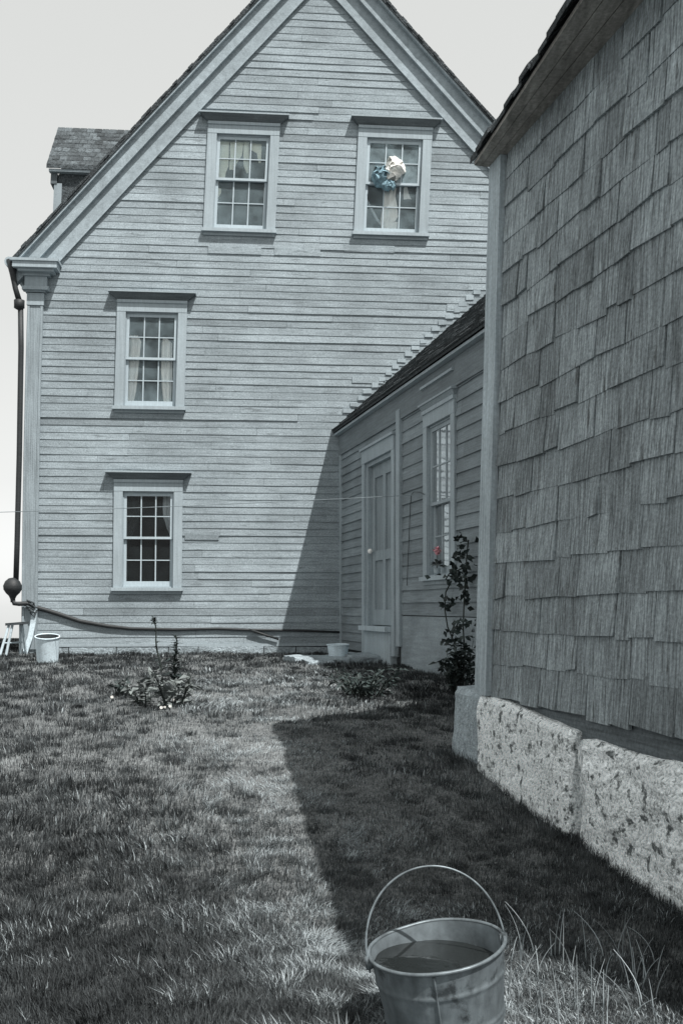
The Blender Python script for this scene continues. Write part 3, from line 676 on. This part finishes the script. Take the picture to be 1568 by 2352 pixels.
# ------------------------------------------------------------------ doorstep stones, threshold yard things
def MW(x,y): return lambda u,v,w: Vector((x+u,y-w,v))
def flat(name,x0,x1,y0,y1,z0,z1,seed,label,mat=M_slab,amp=.02,rot=0,tilt=0):
    cx,cy=(x0+x1)/2,(y0+y1)/2; cr_,sr_=math.cos(rot),math.sin(rot)
    M=lambda u,v,w: Vector((cx+u*cr_-(-w)*sr_, cy+u*sr_+(-w)*cr_, v+u*tilt))
    return tag(stone(M,x0-cx,x1-cx,z0,z1,-(y1-cy),-(y0-cy),seed,mat,name,None,amp=amp,cuts=12),label,'stone')
flat('doorstep_slab',-.62,.02,11.55,12.25,.34,gz(-.3,12)+.06,5,'pale flat doorstep slab whose left end lies in sunlight',amp=.018,rot=.25)
flat('doorstep_slab',-.42,-.10,11.25,11.55,.33,gz(-.2,11.4)+.05,9,'small pale broken stone in front of the sunlit doorstep slab',amp=.02,rot=.3)
flat('doorstep_slab',-.02,.50,11.75,12.60,.36,gz(.2,12.2)+.085,13,'shaded flat doorstep slab just below the ell door',amp=.02,rot=.25)

# white pail by the door
def pail(name,loc,r0,r1,h,label,mat,imat,tilt=None,rim=.006,handle=None,group=None):
    t=thing(name,label,'pail',loc,group)
    R=Matrix.Translation(Vector(loc))@(tilt or Matrix.Identity(4))
    mb=MB(); mb.lathe([(0,.004),(r0*.97,.0),(r0,.005)]+[(r0+(r1-r0)*k/8,h*k/8) for k in range(1,9)],R,48,wob=.012,seed=loc[0]); body=mb.build('body',mat,t,smooth=True)
    mb=MB(); mb.lathe([(r1-.003,h-.002)]+[(r0-.003+(r1-r0)*k/8,h*k/8) for k in range(7,0,-1)]+[(r0-.005,.01),(0,.012)],R,48,wob=.012,seed=loc[0]); mb.build('inside',imat,t,smooth=True)
    mb=MB(); mb.lathe([(r1-.004,h-.004),(r1-.002,h+rim),(r1+rim,h+rim*.6),(r1+rim*1.2,h-rim),(r1+.001,h-rim*1.8)],R,48,wob=.012,seed=loc[0]); mb.build('rim',mat,t,smooth=True)
    return t,R
pl,_=pail('pail',(-.04,11.95,gz(-.04,11.95)+.03),.105,.13,.175,'small white pail standing on the doorstep stones beside the ell door',M_enam,M_enam,Matrix.Rotation(.03,4,'X'))
# white bucket at the farmhouse corner
bx,by=(110-CX)/F*11.5,11.5
bk,_=pail('bucket',(bx,by,gz(bx,by)-.03),.115,.135,.34,'battered white bucket with a dark mouth at the farmhouse corner',M_enam,M_dkw,Matrix.Rotation(.20,4,'X')@Matrix.Rotation(.05,4,'Y'))

# foreground galvanised pail, leaning
fx,fy=.245,2.30
T=Matrix.Rotation(math.radians(-7.6),4,'Y')@Matrix.Rotation(math.radians(2.5),4,'X')
H=.275; RB,RT=.118,.152
zr=EYE-(2172-HY)*2.25/F
top=Vector(((1001-CX)/F*2.25,2.25,zr)); loc=top-(T@Vector((0,0,H)))
fp=thing('galvanised_pail','dented galvanised pail with a raised wire handle, leaning in the foreground grass','pail',loc)
R=Matrix.Translation(loc)@T
rad=lambda z:RB+(RT-RB)*z/H
def dent(r,t,z):                                      # the back wall is kicked in
    q_=max(0,z/H); f=.75*math.sin(math.pi*min(1,q_))**2*q_+.35*q_**2
    g1=math.exp(-((((t-math.radians(112)+math.pi)%(2*math.pi))-math.pi)/.30)**2); g2=math.exp(-((((t-math.radians(75)+math.pi)%(2*math.pi))-math.pi)/.26)**2)
    return r-.016*f*g1+.004*f*g2
prof=[(0,.006),(RB*.97,0),(RB,.005)]
z=.02
while z<H-.004:
    r=rad(z)
    for (zc,hh) in ((.115,.004),(.128,.003),(.215,.003)):
        if abs(z-zc)<.008: r+=hh*(1-abs(z-zc)/.008)
    prof.append((r,z)); z+=.004
prof.append((RT,H))
mb=MB(); mb.lathe(prof,R,72,wob=.022,seed=3,warp=dent); body=mb.build('body',M_galv,fp,smooth=True)
mb=MB(); mb.lathe([(RT-.003,H-.001)]+[(rad(H*k/20)-.003,H*k/20) for k in range(19,0,-1)]+[(RB-.008,.012),(RB*.5,.016),(0,.012)],R,72,wob=.022,seed=3,warp=dent); mb.build('inside',M_galvi,fp,smooth=True)
rimr=lambda a: dent((RT+.002)*(1+.022*mnoise.noise(Vector((math.cos(a)*1.3+3,math.sin(a)*1.3,H*6)))),a,H)
mb=MB(); mb.tube([R@Vector((rimr(a)*math.cos(a),rimr(a)*math.sin(a),H)) for a in [2*math.pi*k/72 for k in range(73)]],.0045,8,cap=False); mb.build('rim',M_galv,fp,smooth=True)
wz=H*.87
mb=MB(); n0=len(mb.v); ring=72
for k in range(ring):
    a=2*math.pi*k/ring; r_=dent((rad(wz)-.0045)*(1+.022*mnoise.noise(Vector((math.cos(a)*1.3+3,math.sin(a)*1.3,wz*6)))),a,wz)
    p=R@Vector((r_*math.cos(a),r_*math.sin(a),wz)); mb.v.append((p.x,p.y,loc.z+wz*T[2][2]))
mb.f=[tuple(range(ring))]; mb.t=[1.0]
mw,ntw,bw=newmat('dark rain water'); bw.inputs['Base Color'].default_value=(.012,.014,.014,1); bw.inputs['Roughness'].default_value=.04; bw.inputs['IOR'].default_value=1.33; bw.inputs['Specular IOR Level'].default_value=.6
nzw=N(ntw,'ShaderNodeTexNoise'); nzw.inputs['Scale'].default_value=9; bpw=N(ntw,'ShaderNodeBump'); bpw.inputs['Strength'].default_value=.035; bpw.inputs['Distance'].default_value=.01; ntw.links.new(nzw.outputs['Fac'],bpw.inputs['Height']); ntw.links.new(bpw.outputs[0],bw.inputs['Normal'])
wat=mb.build('water',mw,fp)
# seam
mb=MB(); a=math.radians(-98); mb.tube([R@Vector(((rad(z)+.0015)*math.cos(a),(rad(z)+.0015)*math.sin(a),z)) for z in (.005,.06,.11,.16,.21,.268)],.0035,6); mb.build('seam',M_galv,fp)
# bail
ang0=math.radians(186); 
bp=[]
for k in range(41):
    t=math.pi*k/40; r=RT+.006
    x=-r*math.cos(t)*1.0; zz_=.178*math.sin(t)**.9
    yb=.05*math.sin(t)
    p=Vector((x,yb,H-.012+zz_)); p=Matrix.Rotation(math.radians(6),4,'Z')@p; bp.append(R@p)
bp=[R@(Matrix.Rotation(math.radians(6),4,'Z')@Vector((-RT-.004,-.012,H-.03)))]+bp+[R@(Matrix.Rotation(math.radians(6),4,'Z')@Vector((RT+.004,-.012,H-.03)))]
mb=MB(); mb.tube(bp,.0027,8); mb.build('handle',M_galv,fp,smooth=True)
for sgn in (-1,1):
    mb=MB(); p=Matrix.Rotation(math.radians(6),4,'Z')@Vector((sgn*(RT+.004),0,H-.012))
    mb.lathe([(0,.008),(.014,.007),(.016,.0),(.012,-.01)],R@Matrix.Translation(p)@Matrix.Rotation(sgn*math.pi/2,4,'Y'),14); mb.build('ear',M_galv,fp,smooth=True)
# ------------------------------------------------------------------ left corner: downspout, drain pipe, stool, plank
def onf(px,py,w): 
    u,v=fac(px,py,w); return MH(u,v,w)
ds=thing('downspout','dark iron downspout with a round funnel at the farmhouse left corner','downspout',onf(40,1385,.1))
mb=MB(); mb.tube([onf(28,598,.14),onf(30,630,.14),onf(36,662,.13),onf(45,692,.12)],[.075,.04,.036,.04],10); mb.build('gooseneck',M_iron,ds,smooth=True)
mb=MB(); mb.tube([onf(45,688,.12),onf(45,690,.12),onf(45,707,.12),onf(46,711,.12)],[.03,.07,.07,.03],12); mb.build('collar',M_iron,ds,smooth=True)
mb=MB(); mb.tube([onf(48,700,.12),onf(49,800,.12),onf(45,1050,.12),onf(40,1250,.12),onf(37,1345,.12)],.036,10); mb.build('pipe',M_iron,ds,smooth=True)
mb=MB(); c_=onf(30,1349,.13); prof=[(0,.13),(.05,.12),(.095,.08),(.122,.02),(.118,-.03),(.09,-.075),(.05,-.115),(.03,-.16),(.028,-.2)]
mb.lathe(prof,Matrix.Translation(c_),24,wob=.05); mb.build('funnel',M_iron,ds,smooth=True)
mb=MB(); mb.tube([onf(31,1378,.13),onf(33,1386,.13),onf(45,1387,.12),onf(62,1386,.10),onf(72,1387,.09)],.03,10); mb.build('elbow',M_iron,ds,smooth=True)
gut=MB(); 
for k in range(1): gut.tube([MH(A0[0]-.05,ve-.06,w_o),MH(A0[0]-.05,ve-.07,-8.4)],.065,10)
gut.build('gutter',M_trim,house)
mb=MB(); pts=[(66,1386),(80,1394),(131,1409),(185,1427),(247,1438),(300,1444),(400,1446),(500,1444),(575,1447),(680,1448),(784,1452)]
mb.tube([onf(x,y,.028) for x,y in pts],[.032,.031,.030,.028,.026,.022,.02,.019,.018,.015,.014],10)
dp=mb.build('drain_pipe',M_iron,None,mb.v[0],smooth=True); tag(dp,'long dark drain pipe sagging along the foot of the farmhouse wall','pipe')
mb=MB(); mb.tube([onf(572,1446,.05),onf(605,1457,.05),onf(640,1468,.05)],.017,8); b_=mb.build('branch',M_iron,dp,smooth=True)
mb=MB()
for k in range(5):
    a=[onf(62+6*math.sin(k*2.1),1378+6*k,.10+.015*math.cos(k)),onf(72+5*math.cos(k*1.3),1384+5*k,.13),onf(80+3*math.sin(k*1.7),1392+4*k,.09)]
    mb.tube(a,.012,6)
mb.tube([onf(74,1390,.1),onf(70,1408,.1),onf(80,1418,.09),onf(85,1400,.09)],.012,6)
mb.build('rope_lashing',M_dkw,dp)
mb=MB(); sp=[onf(80,1398,.075),onf(77,1430,.07),onf(70,1465,.10),onf(52,1518,.16)]
pb=MB(); 
for i in range(3):
    a,b=sp[i],sp[i+1]; dx=Vector((.035,.0,0)); dy=Vector((0,.012,0))
    pb.hexa([b-dx-dy,b+dx-dy,b+dx+dy,b-dx+dy,a-dx-dy,a+dx-dy,a+dx+dy,a-dx+dy])
tag(pb.build('leaning_plank',M_brd,None,sp[3]),'narrow bleached plank leaning against the farmhouse corner post','plank')
sx=lambda px,y:(px-CX)/F*y
SY=13.0
st=thing('wooden_stool','pale wooden stool with splayed legs at the far left by the corner','stool',(sx(30,SY),SY,gz(sx(30,SY),SY)))
sz=EYE+(HY-1432)*SY/F
mb=MB(); M0=lambda u,v,w: Vector((sx(36,SY)+u,SY-w,v+u*.08)); mb.box(M0,-.085,.13,sz-.02,sz+.012,-.14,.14,1,.002); mb.build('seat',M_dkw,st)
for (p0,p1,yy0,yy1) in ((27,12,-.1,-.22),(35,22,-.1,-.15),(42,33,.1,.25),(46,44,.1,.30)):
    mb=MB(); a=Vector((sx(p0,SY),SY+yy0,sz-.02)); bb=Vector((sx(p1,SY),SY+yy1,gz(sx(p1,SY),SY+yy1)-.02)); mb.tube([a,a.lerp(bb,.5),bb],.017,7); mb.build('leg',M_stoolw,st)
mb=MB(); mb.tube([Vector((sx(20,SY),SY-.17,sz-.25)),Vector((sx(40,SY),SY+.2,sz-.25))],.012,6); mb.build('stretcher',M_stoolw,st)

# ------------------------------------------------------------------ lines
hook=MS(us(985),zs(985,1136),.05)
pts=[]
left=Vector(((-60-CX)/F*10.9,10.9,EYE+(HY-1178)*10.9/F))
for k in range(41):
    t=k/40; p=left.lerp(hook,t); p.z-=.03*4*t*(1-t)*.6; pts.append(p)
mb=MB(); mb.tube(pts,.0036,5); tag(mb.build('clothesline',M_line,None,hook),'thin clothesline strung past the ground-floor window to the ell window casing','clothesline')
mb=MB(); W_=lambda px,py,w: MS(us(px),zs(px,py),w)
mb.tube([W_(984,1136,.045),W_(972,1131,.04),W_(958,1130,.04),W_(950,1137,.03),W_(948,1160,.03),W_(945,1230,.03),W_(942,1300,.03),W_(940,1345,.03)],.0042,6)
tag(mb.build('wall_cable',M_wire,None,hook),'dark cable looping down the ell wall between door and window','cable')
mb=MB(); a=onf(756,1143,.03); b=onf(779,1142,.03); mb.tube([a,a.lerp(b,.5),b],.005,5); 

# ------------------------------------------------------------------ plants
def gnd(px,py):                                       # where a photo point meets the ground
    Y=3.0
    for _ in range(60):
        X=(px-CX)/F*Y; zg=gz(X,Y); Y=Y+.5*((EYE-zg)*F/(py-HY)-Y)
    return Vector(((px-CX)/F*Y,Y,gz((px-CX)/F*Y,Y)))
def stalk(name,base,top,label,kind,group,seed,n=12,L=.09,W=.03,mat=M_leafd,low=.1):
    rr=random.Random(seed); t=thing(name,label,'weed',base,group)
    mb=MB(); P=[base.lerp(top,k/8)+Vector((.012*math.sin(k*.9+seed),.01*math.cos(k+seed),0))*(1 if 0<k<8 else 0) for k in range(9)]
    mb.tube(P,[.012-.006*k/8 for k in range(9)],6); mb.build('stem',M_stem,t)
    mb=MB(); hgt=(top-base).length
    for k in range(n):
        f=low+(1-low)*k/n; p=base.lerp(top,f); a=k*2.4+rr.uniform(-.4,.4)
        d=Vector((math.cos(a),math.sin(a),rr.uniform(.2,.8))); s_=1-.6*f
        mb.leaf(p,d,(0,0,1),L*s_*rr.uniform(.8,1.3)*1.4,W*s_*1.6,rr.uniform(.7,1.4),.3)
    if kind=='head':
        for k in range(40):
            d=Vector((rr.gauss(0,.5),rr.gauss(0,.5),rr.uniform(-.4,1))).normalized(); mb.leaf(top+Vector((0,0,rr.uniform(-.03,.02)))+d*.004,d,(0,0,1),.045,.024,rr.uniform(.6,1.0),.1)
    mb.build('leaves',mat,t); return t
b0=gnd(370,1545); t0=Vector(((354-CX)/F*b0.y,b0.y,EYE+(HY-1425)*b0.y/F))
stalk('tall_weed',b0,t0,'tall thin weed stalk with a single round seed head before the house','head','tall weeds before the house',1,n=9,L=.07,W=.03,low=.02)
b1=gnd(402,1565); t1=Vector(((404-CX)/F*b1.y,b1.y,EYE+(HY-1458)*b1.y/F))
stalk('tall_weed',b1,t1,'shorter leafy weed spike right of the tall thin stalk','spike','tall weeds before the house',2,n=44,L=.10,W=.045,low=.0)
def clump(name,base,rx,ry,h,n,label,seed,mat,L=.10,W=.045,cat='plant',stems=7,group=None):
    rr=random.Random(seed); t=thing(name,label,cat,base,group); ms=MB(); ml=MB()
    for s_ in range(stems):
        a=rr.uniform(0,6.28); R_=rr.random()**.5; tip=base+Vector((rx*R_*math.cos(a),ry*R_*math.sin(a),h*rr.uniform(.45,1)))
        root=base+Vector((rx*.35*R_*math.cos(a),ry*.35*R_*math.sin(a),-.02)); mid=root.lerp(tip,.5)+Vector((0,0,h*.12))
        P=[root,mid,tip]; ms.tube(P,[.007,.005,.002],5)
        for k in range(n//stems):
            f=rr.uniform(.15,1.05); p=(root.lerp(mid,f*2) if f<.5 else mid.lerp(tip,(f-.5)*2))
            d=Vector((rr.gauss(0,1),rr.gauss(0,1),rr.uniform(-.3,.9))).normalized()
            ml.leaf(p+d*.01,d,(rr.gauss(0,.4),rr.gauss(0,.4),1),L*rr.uniform(.6,1.3),W*rr.uniform(.7,1.2),rr.uniform(.6,1.5),.25)
    ms.build('stems',M_stem,t); ml.build('leaves',mat,t); return t
clump('leafy_weed',gnd(400,1622),.17,.3,.26,105,'broad-leaved weed clump at the foot of the weed spike',5,M_leafm)
clump('leafy_weed',gnd(335,1618),.20,.3,.2,80,'low sprawling weed clump left of the weed spike',6,M_leafm,L=.08)
clump('leafy_weed',gnd(275,1598),.10,.2,.13,60,'smallest low weed tuft, left of the tall weeds',7,M_leafd,L=.06,W=.03)
clump('shade_weed',gnd(835,1600),.30,.45,.22,420,'dark weed clump growing in the shade before the ell door',8,M_leafd,L=.07,W=.03,stems=34)
clump('shrub',Vector((.985,8.3,gz(.985,8.3))),.22,.3,.46,420,'dark bushy shrub behind the granite corner of the barn',9,M_leafd,L=.07,W=.04,cat='shrub',stems=26)
# climbing vine on the ell wall
rr=random.Random(15); base=W_(1066,1475,.14); vt_=thing('climbing_vine','straggling dark vine climbing the ell wall beside the barn corner','vine',base)
ms=MB(); ml=MB()
paths=[[(1068,1480),(1058,1440),(1052,1400),(1047,1360),(1052,1335)],[(1090,1500),(1095,1440),(1098,1380),(1094,1320),(1088,1275),(1090,1240)],[(1060,1462),(1075,1445),(1090,1420)],[(1046,1330),(1062,1318),(1080,1312),(1098,1300)]]
for P in paths:
    ms.tube([W_(x,y,.10+.04*math.sin(i)) for i,(x,y) in enumerate(P)],.007,5)
for (x,y,n,s_) in ((1050,1388,14,.06),(1080,1312,34,.13),(1092,1330,26,.12),(1098,1280,16,.10),(1088,1250,14,.08),(1095,1370,16,.09),(1098,1440,20,.09),(1075,1450,10,.08),(1062,1470,8,.05)):
    for k in range(n):
        p=W_(x,y,.12)+Vector((rr.gauss(0,s_*.55),rr.gauss(0,s_*.55),rr.gauss(0,s_*.6)))
        d=Vector((rr.gauss(0,1),rr.gauss(0,1),rr.gauss(-.2,.7))); ml.leaf(p,d,(rr.gauss(0,.5),-1,rr.gauss(0,.5)),rr.uniform(.04,.085),.05,rr.uniform(.6,1.6),.2)
ms.build('stems',M_stem,vt_); ml.build('leaves',M_leafd,vt_)
# small white flowers low in the grass
for i,(px,py,sz_) in enumerate([(258,1601,.022),(371,1625,.022),(379,1624,.016),(391,1622,.02),(398,1607,.020)]):
    b=gnd(px,py+10); mb=MB(); rr=random.Random(i); hd=Vector((b.x,b.y,EYE+(HY-py)*b.y/F))
    for k in range(9):
        a=k*.7; mb.leaf(hd,(math.cos(a),-.35,math.sin(a)+.2),(0,-1,.3),sz_*.6,sz_*.45,1,.1)
    t=thing('wild_flower','small white wildflower low in the grass among the weeds','flower',b,'white wildflowers by the weeds')
    mb.build('petals',M_petal,t)
    s2=MB(); s2.tube([b,hd],.003,5); s2.build('stem',M_stem,t)

# ------------------------------------------------------------------ grass
npr=np.random.default_rng(4); NG=560000
def grassmat():
    m,nt,b=newmat('grass blades'); L=nt.links.new
    at=N(nt,'ShaderNodeAttribute',attribute_name='tone')
    vm=N(nt,'ShaderNodeVectorMath',operation='SCALE'); vm.inputs[0].default_value=(.113,.126,.131); L(at.outputs['Fac'],vm.inputs['Scale'])
    L(vm.outputs[0],b.inputs['Base Color']); b.inputs['Roughness'].default_value=.75; b.inputs['Specular IOR Level'].default_value=.15
    tl=N(nt,'ShaderNodeBsdfTranslucent'); L(vm.outputs[0],tl.inputs['Color']); mx=N(nt,'ShaderNodeMixShader'); mx.inputs[0].default_value=.35
    out=nt.nodes['Material Output']; L(b.outputs[0],mx.inputs[1]); L(tl.outputs[0],mx.inputs[2]); L(mx.outputs[0],out.inputs['Surface'])
    return m
M_grass=grassmat()
def vnoise(x,y,s,seed):
    r=np.random.default_rng(seed); T_=r.random((64,64)); X=x/s; Y=y/s
    i=np.floor(X).astype(int); j=np.floor(Y).astype(int); fx=X-i; fy=Y-j; fx=fx*fx*(3-2*fx); fy=fy*fy*(3-2*fy)
    a=T_[i%64,j%64]; b=T_[(i+1)%64,j%64]; c=T_[i%64,(j+1)%64]; d=T_[(i+1)%64,(j+1)%64]
    return (a*(1-fx)+b*fx)*(1-fy)+(c*(1-fx)+d*fx)*fy
def grass(name,n_img,n_world,ntuft=5200):
    py=npr.uniform(1484,2900,n_img); px=npr.uniform(-250,1800,n_img)
    Yg=np.interp(-((EYE-np.interp(yy[600:760],yy,zz))*F/yy[600:760]+HY) if False else py, *( (lambda Yt:( (HY+(EYE-np.interp(Yt,yy,zz))*F/Yt)[::-1], Yt[::-1]))(np.linspace(1.2,15.5,900)) ))
    X=(px-CX)/F*Yg; Y=Yg+npr.normal(0,.05,n_img)
    X2=npr.uniform(-7.5,2.2,n_world); Y2=2.0+14.2*npr.random(n_world)**1.35
    X=np.concatenate([X,X2]); Y=np.concatenate([Y,Y2])
    nall=len(X); tuft=npr.random(nall)<.46
    ci=npr.integers(0,nall,ntuft); own=npr.integers(0,ntuft,nall); rad_=.020+.030*npr.random(ntuft)
    th_=npr.uniform(0,2*np.pi,nall); rr_=np.sqrt(npr.random(nall))*rad_[own]*(1+.10*Y[ci][own])
    X=np.where(tuft,X[ci][own]+rr_*np.cos(th_),X); Y=np.where(tuft,Y[ci][own]+rr_*np.sin(th_),Y)
    ttone=(.60+.85*npr.random(ntuft)**1.8)[own]; thh=(.70+.6*npr.random(ntuft)**1.8)[own]
    # keep clear of buildings and stones
    barnw=BX+.255*(BY-Y); keep=~((X>barnw-.02)&(Y<5.5))
    keep&=~((X>(FY-Y)*.255-.01)&(Y>5))
    keep&=~((Y>FY+X*sT/cT-.03)&(X>-4.45))
    keep&=~((np.abs(X+.28)<.30)&(np.abs(Y-11.93)<.30)); keep&=~((np.abs(X-.24)<.26)&(np.abs(Y-12.2)<.38))
    keep&=~(((X-loc.x)**2+(Y-loc.y)**2)<.135**2)
    X=X[keep]; Y=Y[keep]; barnw=barnw[keep]; tuft=tuft[keep]; th_=th_[keep]; ttone=ttone[keep]; thh=thh[keep]; n=len(X); Z=ground(X,Y)
    cl=vnoise(X+50,Y+50,.09,1)*.55+vnoise(X+50,Y+50,.28,2)*.45; cl2=vnoise(X+50,Y+50,1.3,3)
    path=np.exp(-((X-np.where(Y<5.5,-.54+.25*(5.5-Y),-.54-.06*(Y-5.5)))/np.where(Y<5,.42,.42+.06*(Y-5)))**2)*np.clip((11.2-Y)/2.2,0,1)     # a dry trodden strip leading to the door
    dry=np.clip((cl-.42)*3.2,0,1)*(.06+.98*path)
    near=np.clip((4.2-Y)/2.0,0,1)*np.clip((X+1.6)/1.6,.25,1); dry=np.maximum(dry,near*np.clip((cl-.40)*2.6,0,1)*.5)
    h=(.024+.034*cl)*npr.uniform(.4,1.45,n)*(1+.20*near)
    worn=np.clip((X-barnw+1.5)/.5,0,1)*(Y<6.5); h*=1-.45*worn          # short turf on the walked strip beside the barn
    edge=np.clip(1-np.abs(X-barnw)/.35,0,1)*(Y<5.4); h*=1+1.3*edge
    h*=np.clip(.75+.04*Y,.8,1.25); h=np.where(tuft,h*thh,h*.85)
    az=npr.uniform(0,2*np.pi,n); az=np.where(tuft,th_+npr.normal(0,.5,n),az)
    wd=np.maximum(.0019,.00040*Y)*npr.uniform(.7,1.7,n)
    la=cl2*6+vnoise(X+50,Y+50,.22,5)*6
    lean_=npr.uniform(.25,1.0,n)+.9*dry
    dx=np.cos(la)*.32+np.cos(az)*.8; dy=np.sin(la)*.32+np.sin(az)*.8
    tx=dx*h*lean_; ty=dy*h*lean_; tz=h*np.clip(1.05-.40*lean_,.25,1)
    wd=np.where(vnoise(X+50,Y+50,.6,8)>.55,wd*np.where(npr.random(n)<.2,2.6,1),wd)
    sx_=-np.sin(az)*wd*.5; sy_=np.cos(az)*wd*.5
    v=np.empty((n,5,3),np.float32)
    v[:,0]=np.stack([X-sx_,Y-sy_,Z-.01],1); v[:,1]=np.stack([X+sx_,Y+sy_,Z-.01],1)
    v[:,2]=np.stack([X+tx*.45+sx_*.8,Y+ty*.45+sy_*.8,Z+tz*.62],1); v[:,3]=np.stack([X+tx*.45-sx_*.8,Y+ty*.45-sy_*.8,Z+tz*.62],1)
    v[:,4]=np.stack([X+tx,Y+ty,Z+tz],1)
    base=(np.arange(n)*5)[:,None]
    f=np.concatenate([base+np.array([[0,1,2,3]]),base+np.array([[3,2,4]])],1).ravel()
    sizes=np.tile([4,3],n)
    tn=npr.uniform(.4,1.3,n)*(.66+.35*cl2+.25*path)*np.clip(1-.22*(Y-9)/3,.72,1)
    tn=np.where(tuft,tn*ttone*(.72+.35*path),tn)
    drym=npr.random(n)<dry*.85
    tn=np.where(drym,npr.uniform(1.5,4.8,n),tn)
    o=npmesh(name,v.reshape(-1,3),f,sizes,M_grass,np.repeat(tn,2))
    return o
tag(grass('grass',NG,NG//2),'short dry tussocky grass covering the yard','grass',kind='stuff')
# tall bleached stems beside the foreground pail
mb=MB(); rr=random.Random(33)
for k in range(64):
    px=rr.uniform(1165,1520); py=rr.uniform(2215,2420); Y=rr.uniform(2.35,2.95)
    X=(px-CX)/F*Y; z0=gz(X,Y); h=rr.uniform(.06,.17); a=rr.uniform(0,6.28); l=rr.uniform(.1,.7)
    P=[Vector((X+t*t*l*h*math.cos(a),Y+t*t*l*h*math.sin(a),z0-.02+(h+.02)*(t-.25*l*t*t))) for t in [i_/7 for i_ in range(8)]]
    mb.tube(P,[.0022-.0016*i_/7 for i_ in range(8)],4,tone=rr.uniform(2.2,4.6))
tag(mb.build('tall_grass',M_grass,None,mb.v[0]),'bleached taller grass stems right of the foreground pail','grass',kind='stuff')

# ------------------------------------------------------------------ camera, sun, sky
cam=bpy.data.cameras.new('camera'); co=bpy.data.objects.new('camera',cam); C.objects.link(co)
co.location=(0,0,EYE); co.rotation_euler=(math.pi/2,0,0)
cam.sensor_fit='VERTICAL'; cam.sensor_height=36; cam.sensor_width=24; cam.lens=36*F/2352; cam.shift_y=(HY-1176)/2352; cam.clip_start=.05; cam.clip_end=3000
S.camera=co
Ld=Vector((-.365,.445,-1)).normalized()
sun=bpy.data.lights.new('sun','SUN'); sun.energy=4.5; sun.angle=math.radians(.5); sun.color=(1,.98,.95)
so=bpy.data.objects.new('sun',sun); C.objects.link(so); so.rotation_euler=Ld.to_track_quat('-Z','Y').to_euler(); so.location=(3,-4,9)
w=bpy.data.worlds.new('World'); S.world=w; w.use_nodes=True; nt=w.node_tree; bg=nt.nodes['Background']
sky=nt.nodes.new('ShaderNodeTexSky'); sky.sky_type='NISHITA'; sky.sun_disc=False
D=-Ld; sky.sun_elevation=math.asin(D.z); sky.sun_rotation=math.atan2(D.x,D.y); sky.air_density=2.4; sky.dust_density=.5; sky.ozone_density=1.0
hs=nt.nodes.new('ShaderNodeHueSaturation'); hs.inputs['Saturation'].default_value=.10
hs.inputs['Saturation'].default_value=.0
mx=nt.nodes.new('ShaderNodeMix'); mx.data_type='RGBA'; mx.inputs['Factor'].default_value=.62; mx.inputs['B'].default_value=(4.18,4.30,4.18,1)   # thin even haze over the whole sky
nt.links.new(sky.outputs[0],hs.inputs['Color']); nt.links.new(hs.outputs[0],mx.inputs['A']); nt.links.new(mx.outputs['Result'],bg.inputs['Color']); bg.inputs['Strength'].default_value=.112
vs=S.view_settings; vs.view_transform='Standard'; vs.look='None'; vs.exposure=0.60; vs.gamma=1; vs.use_curve_mapping=False
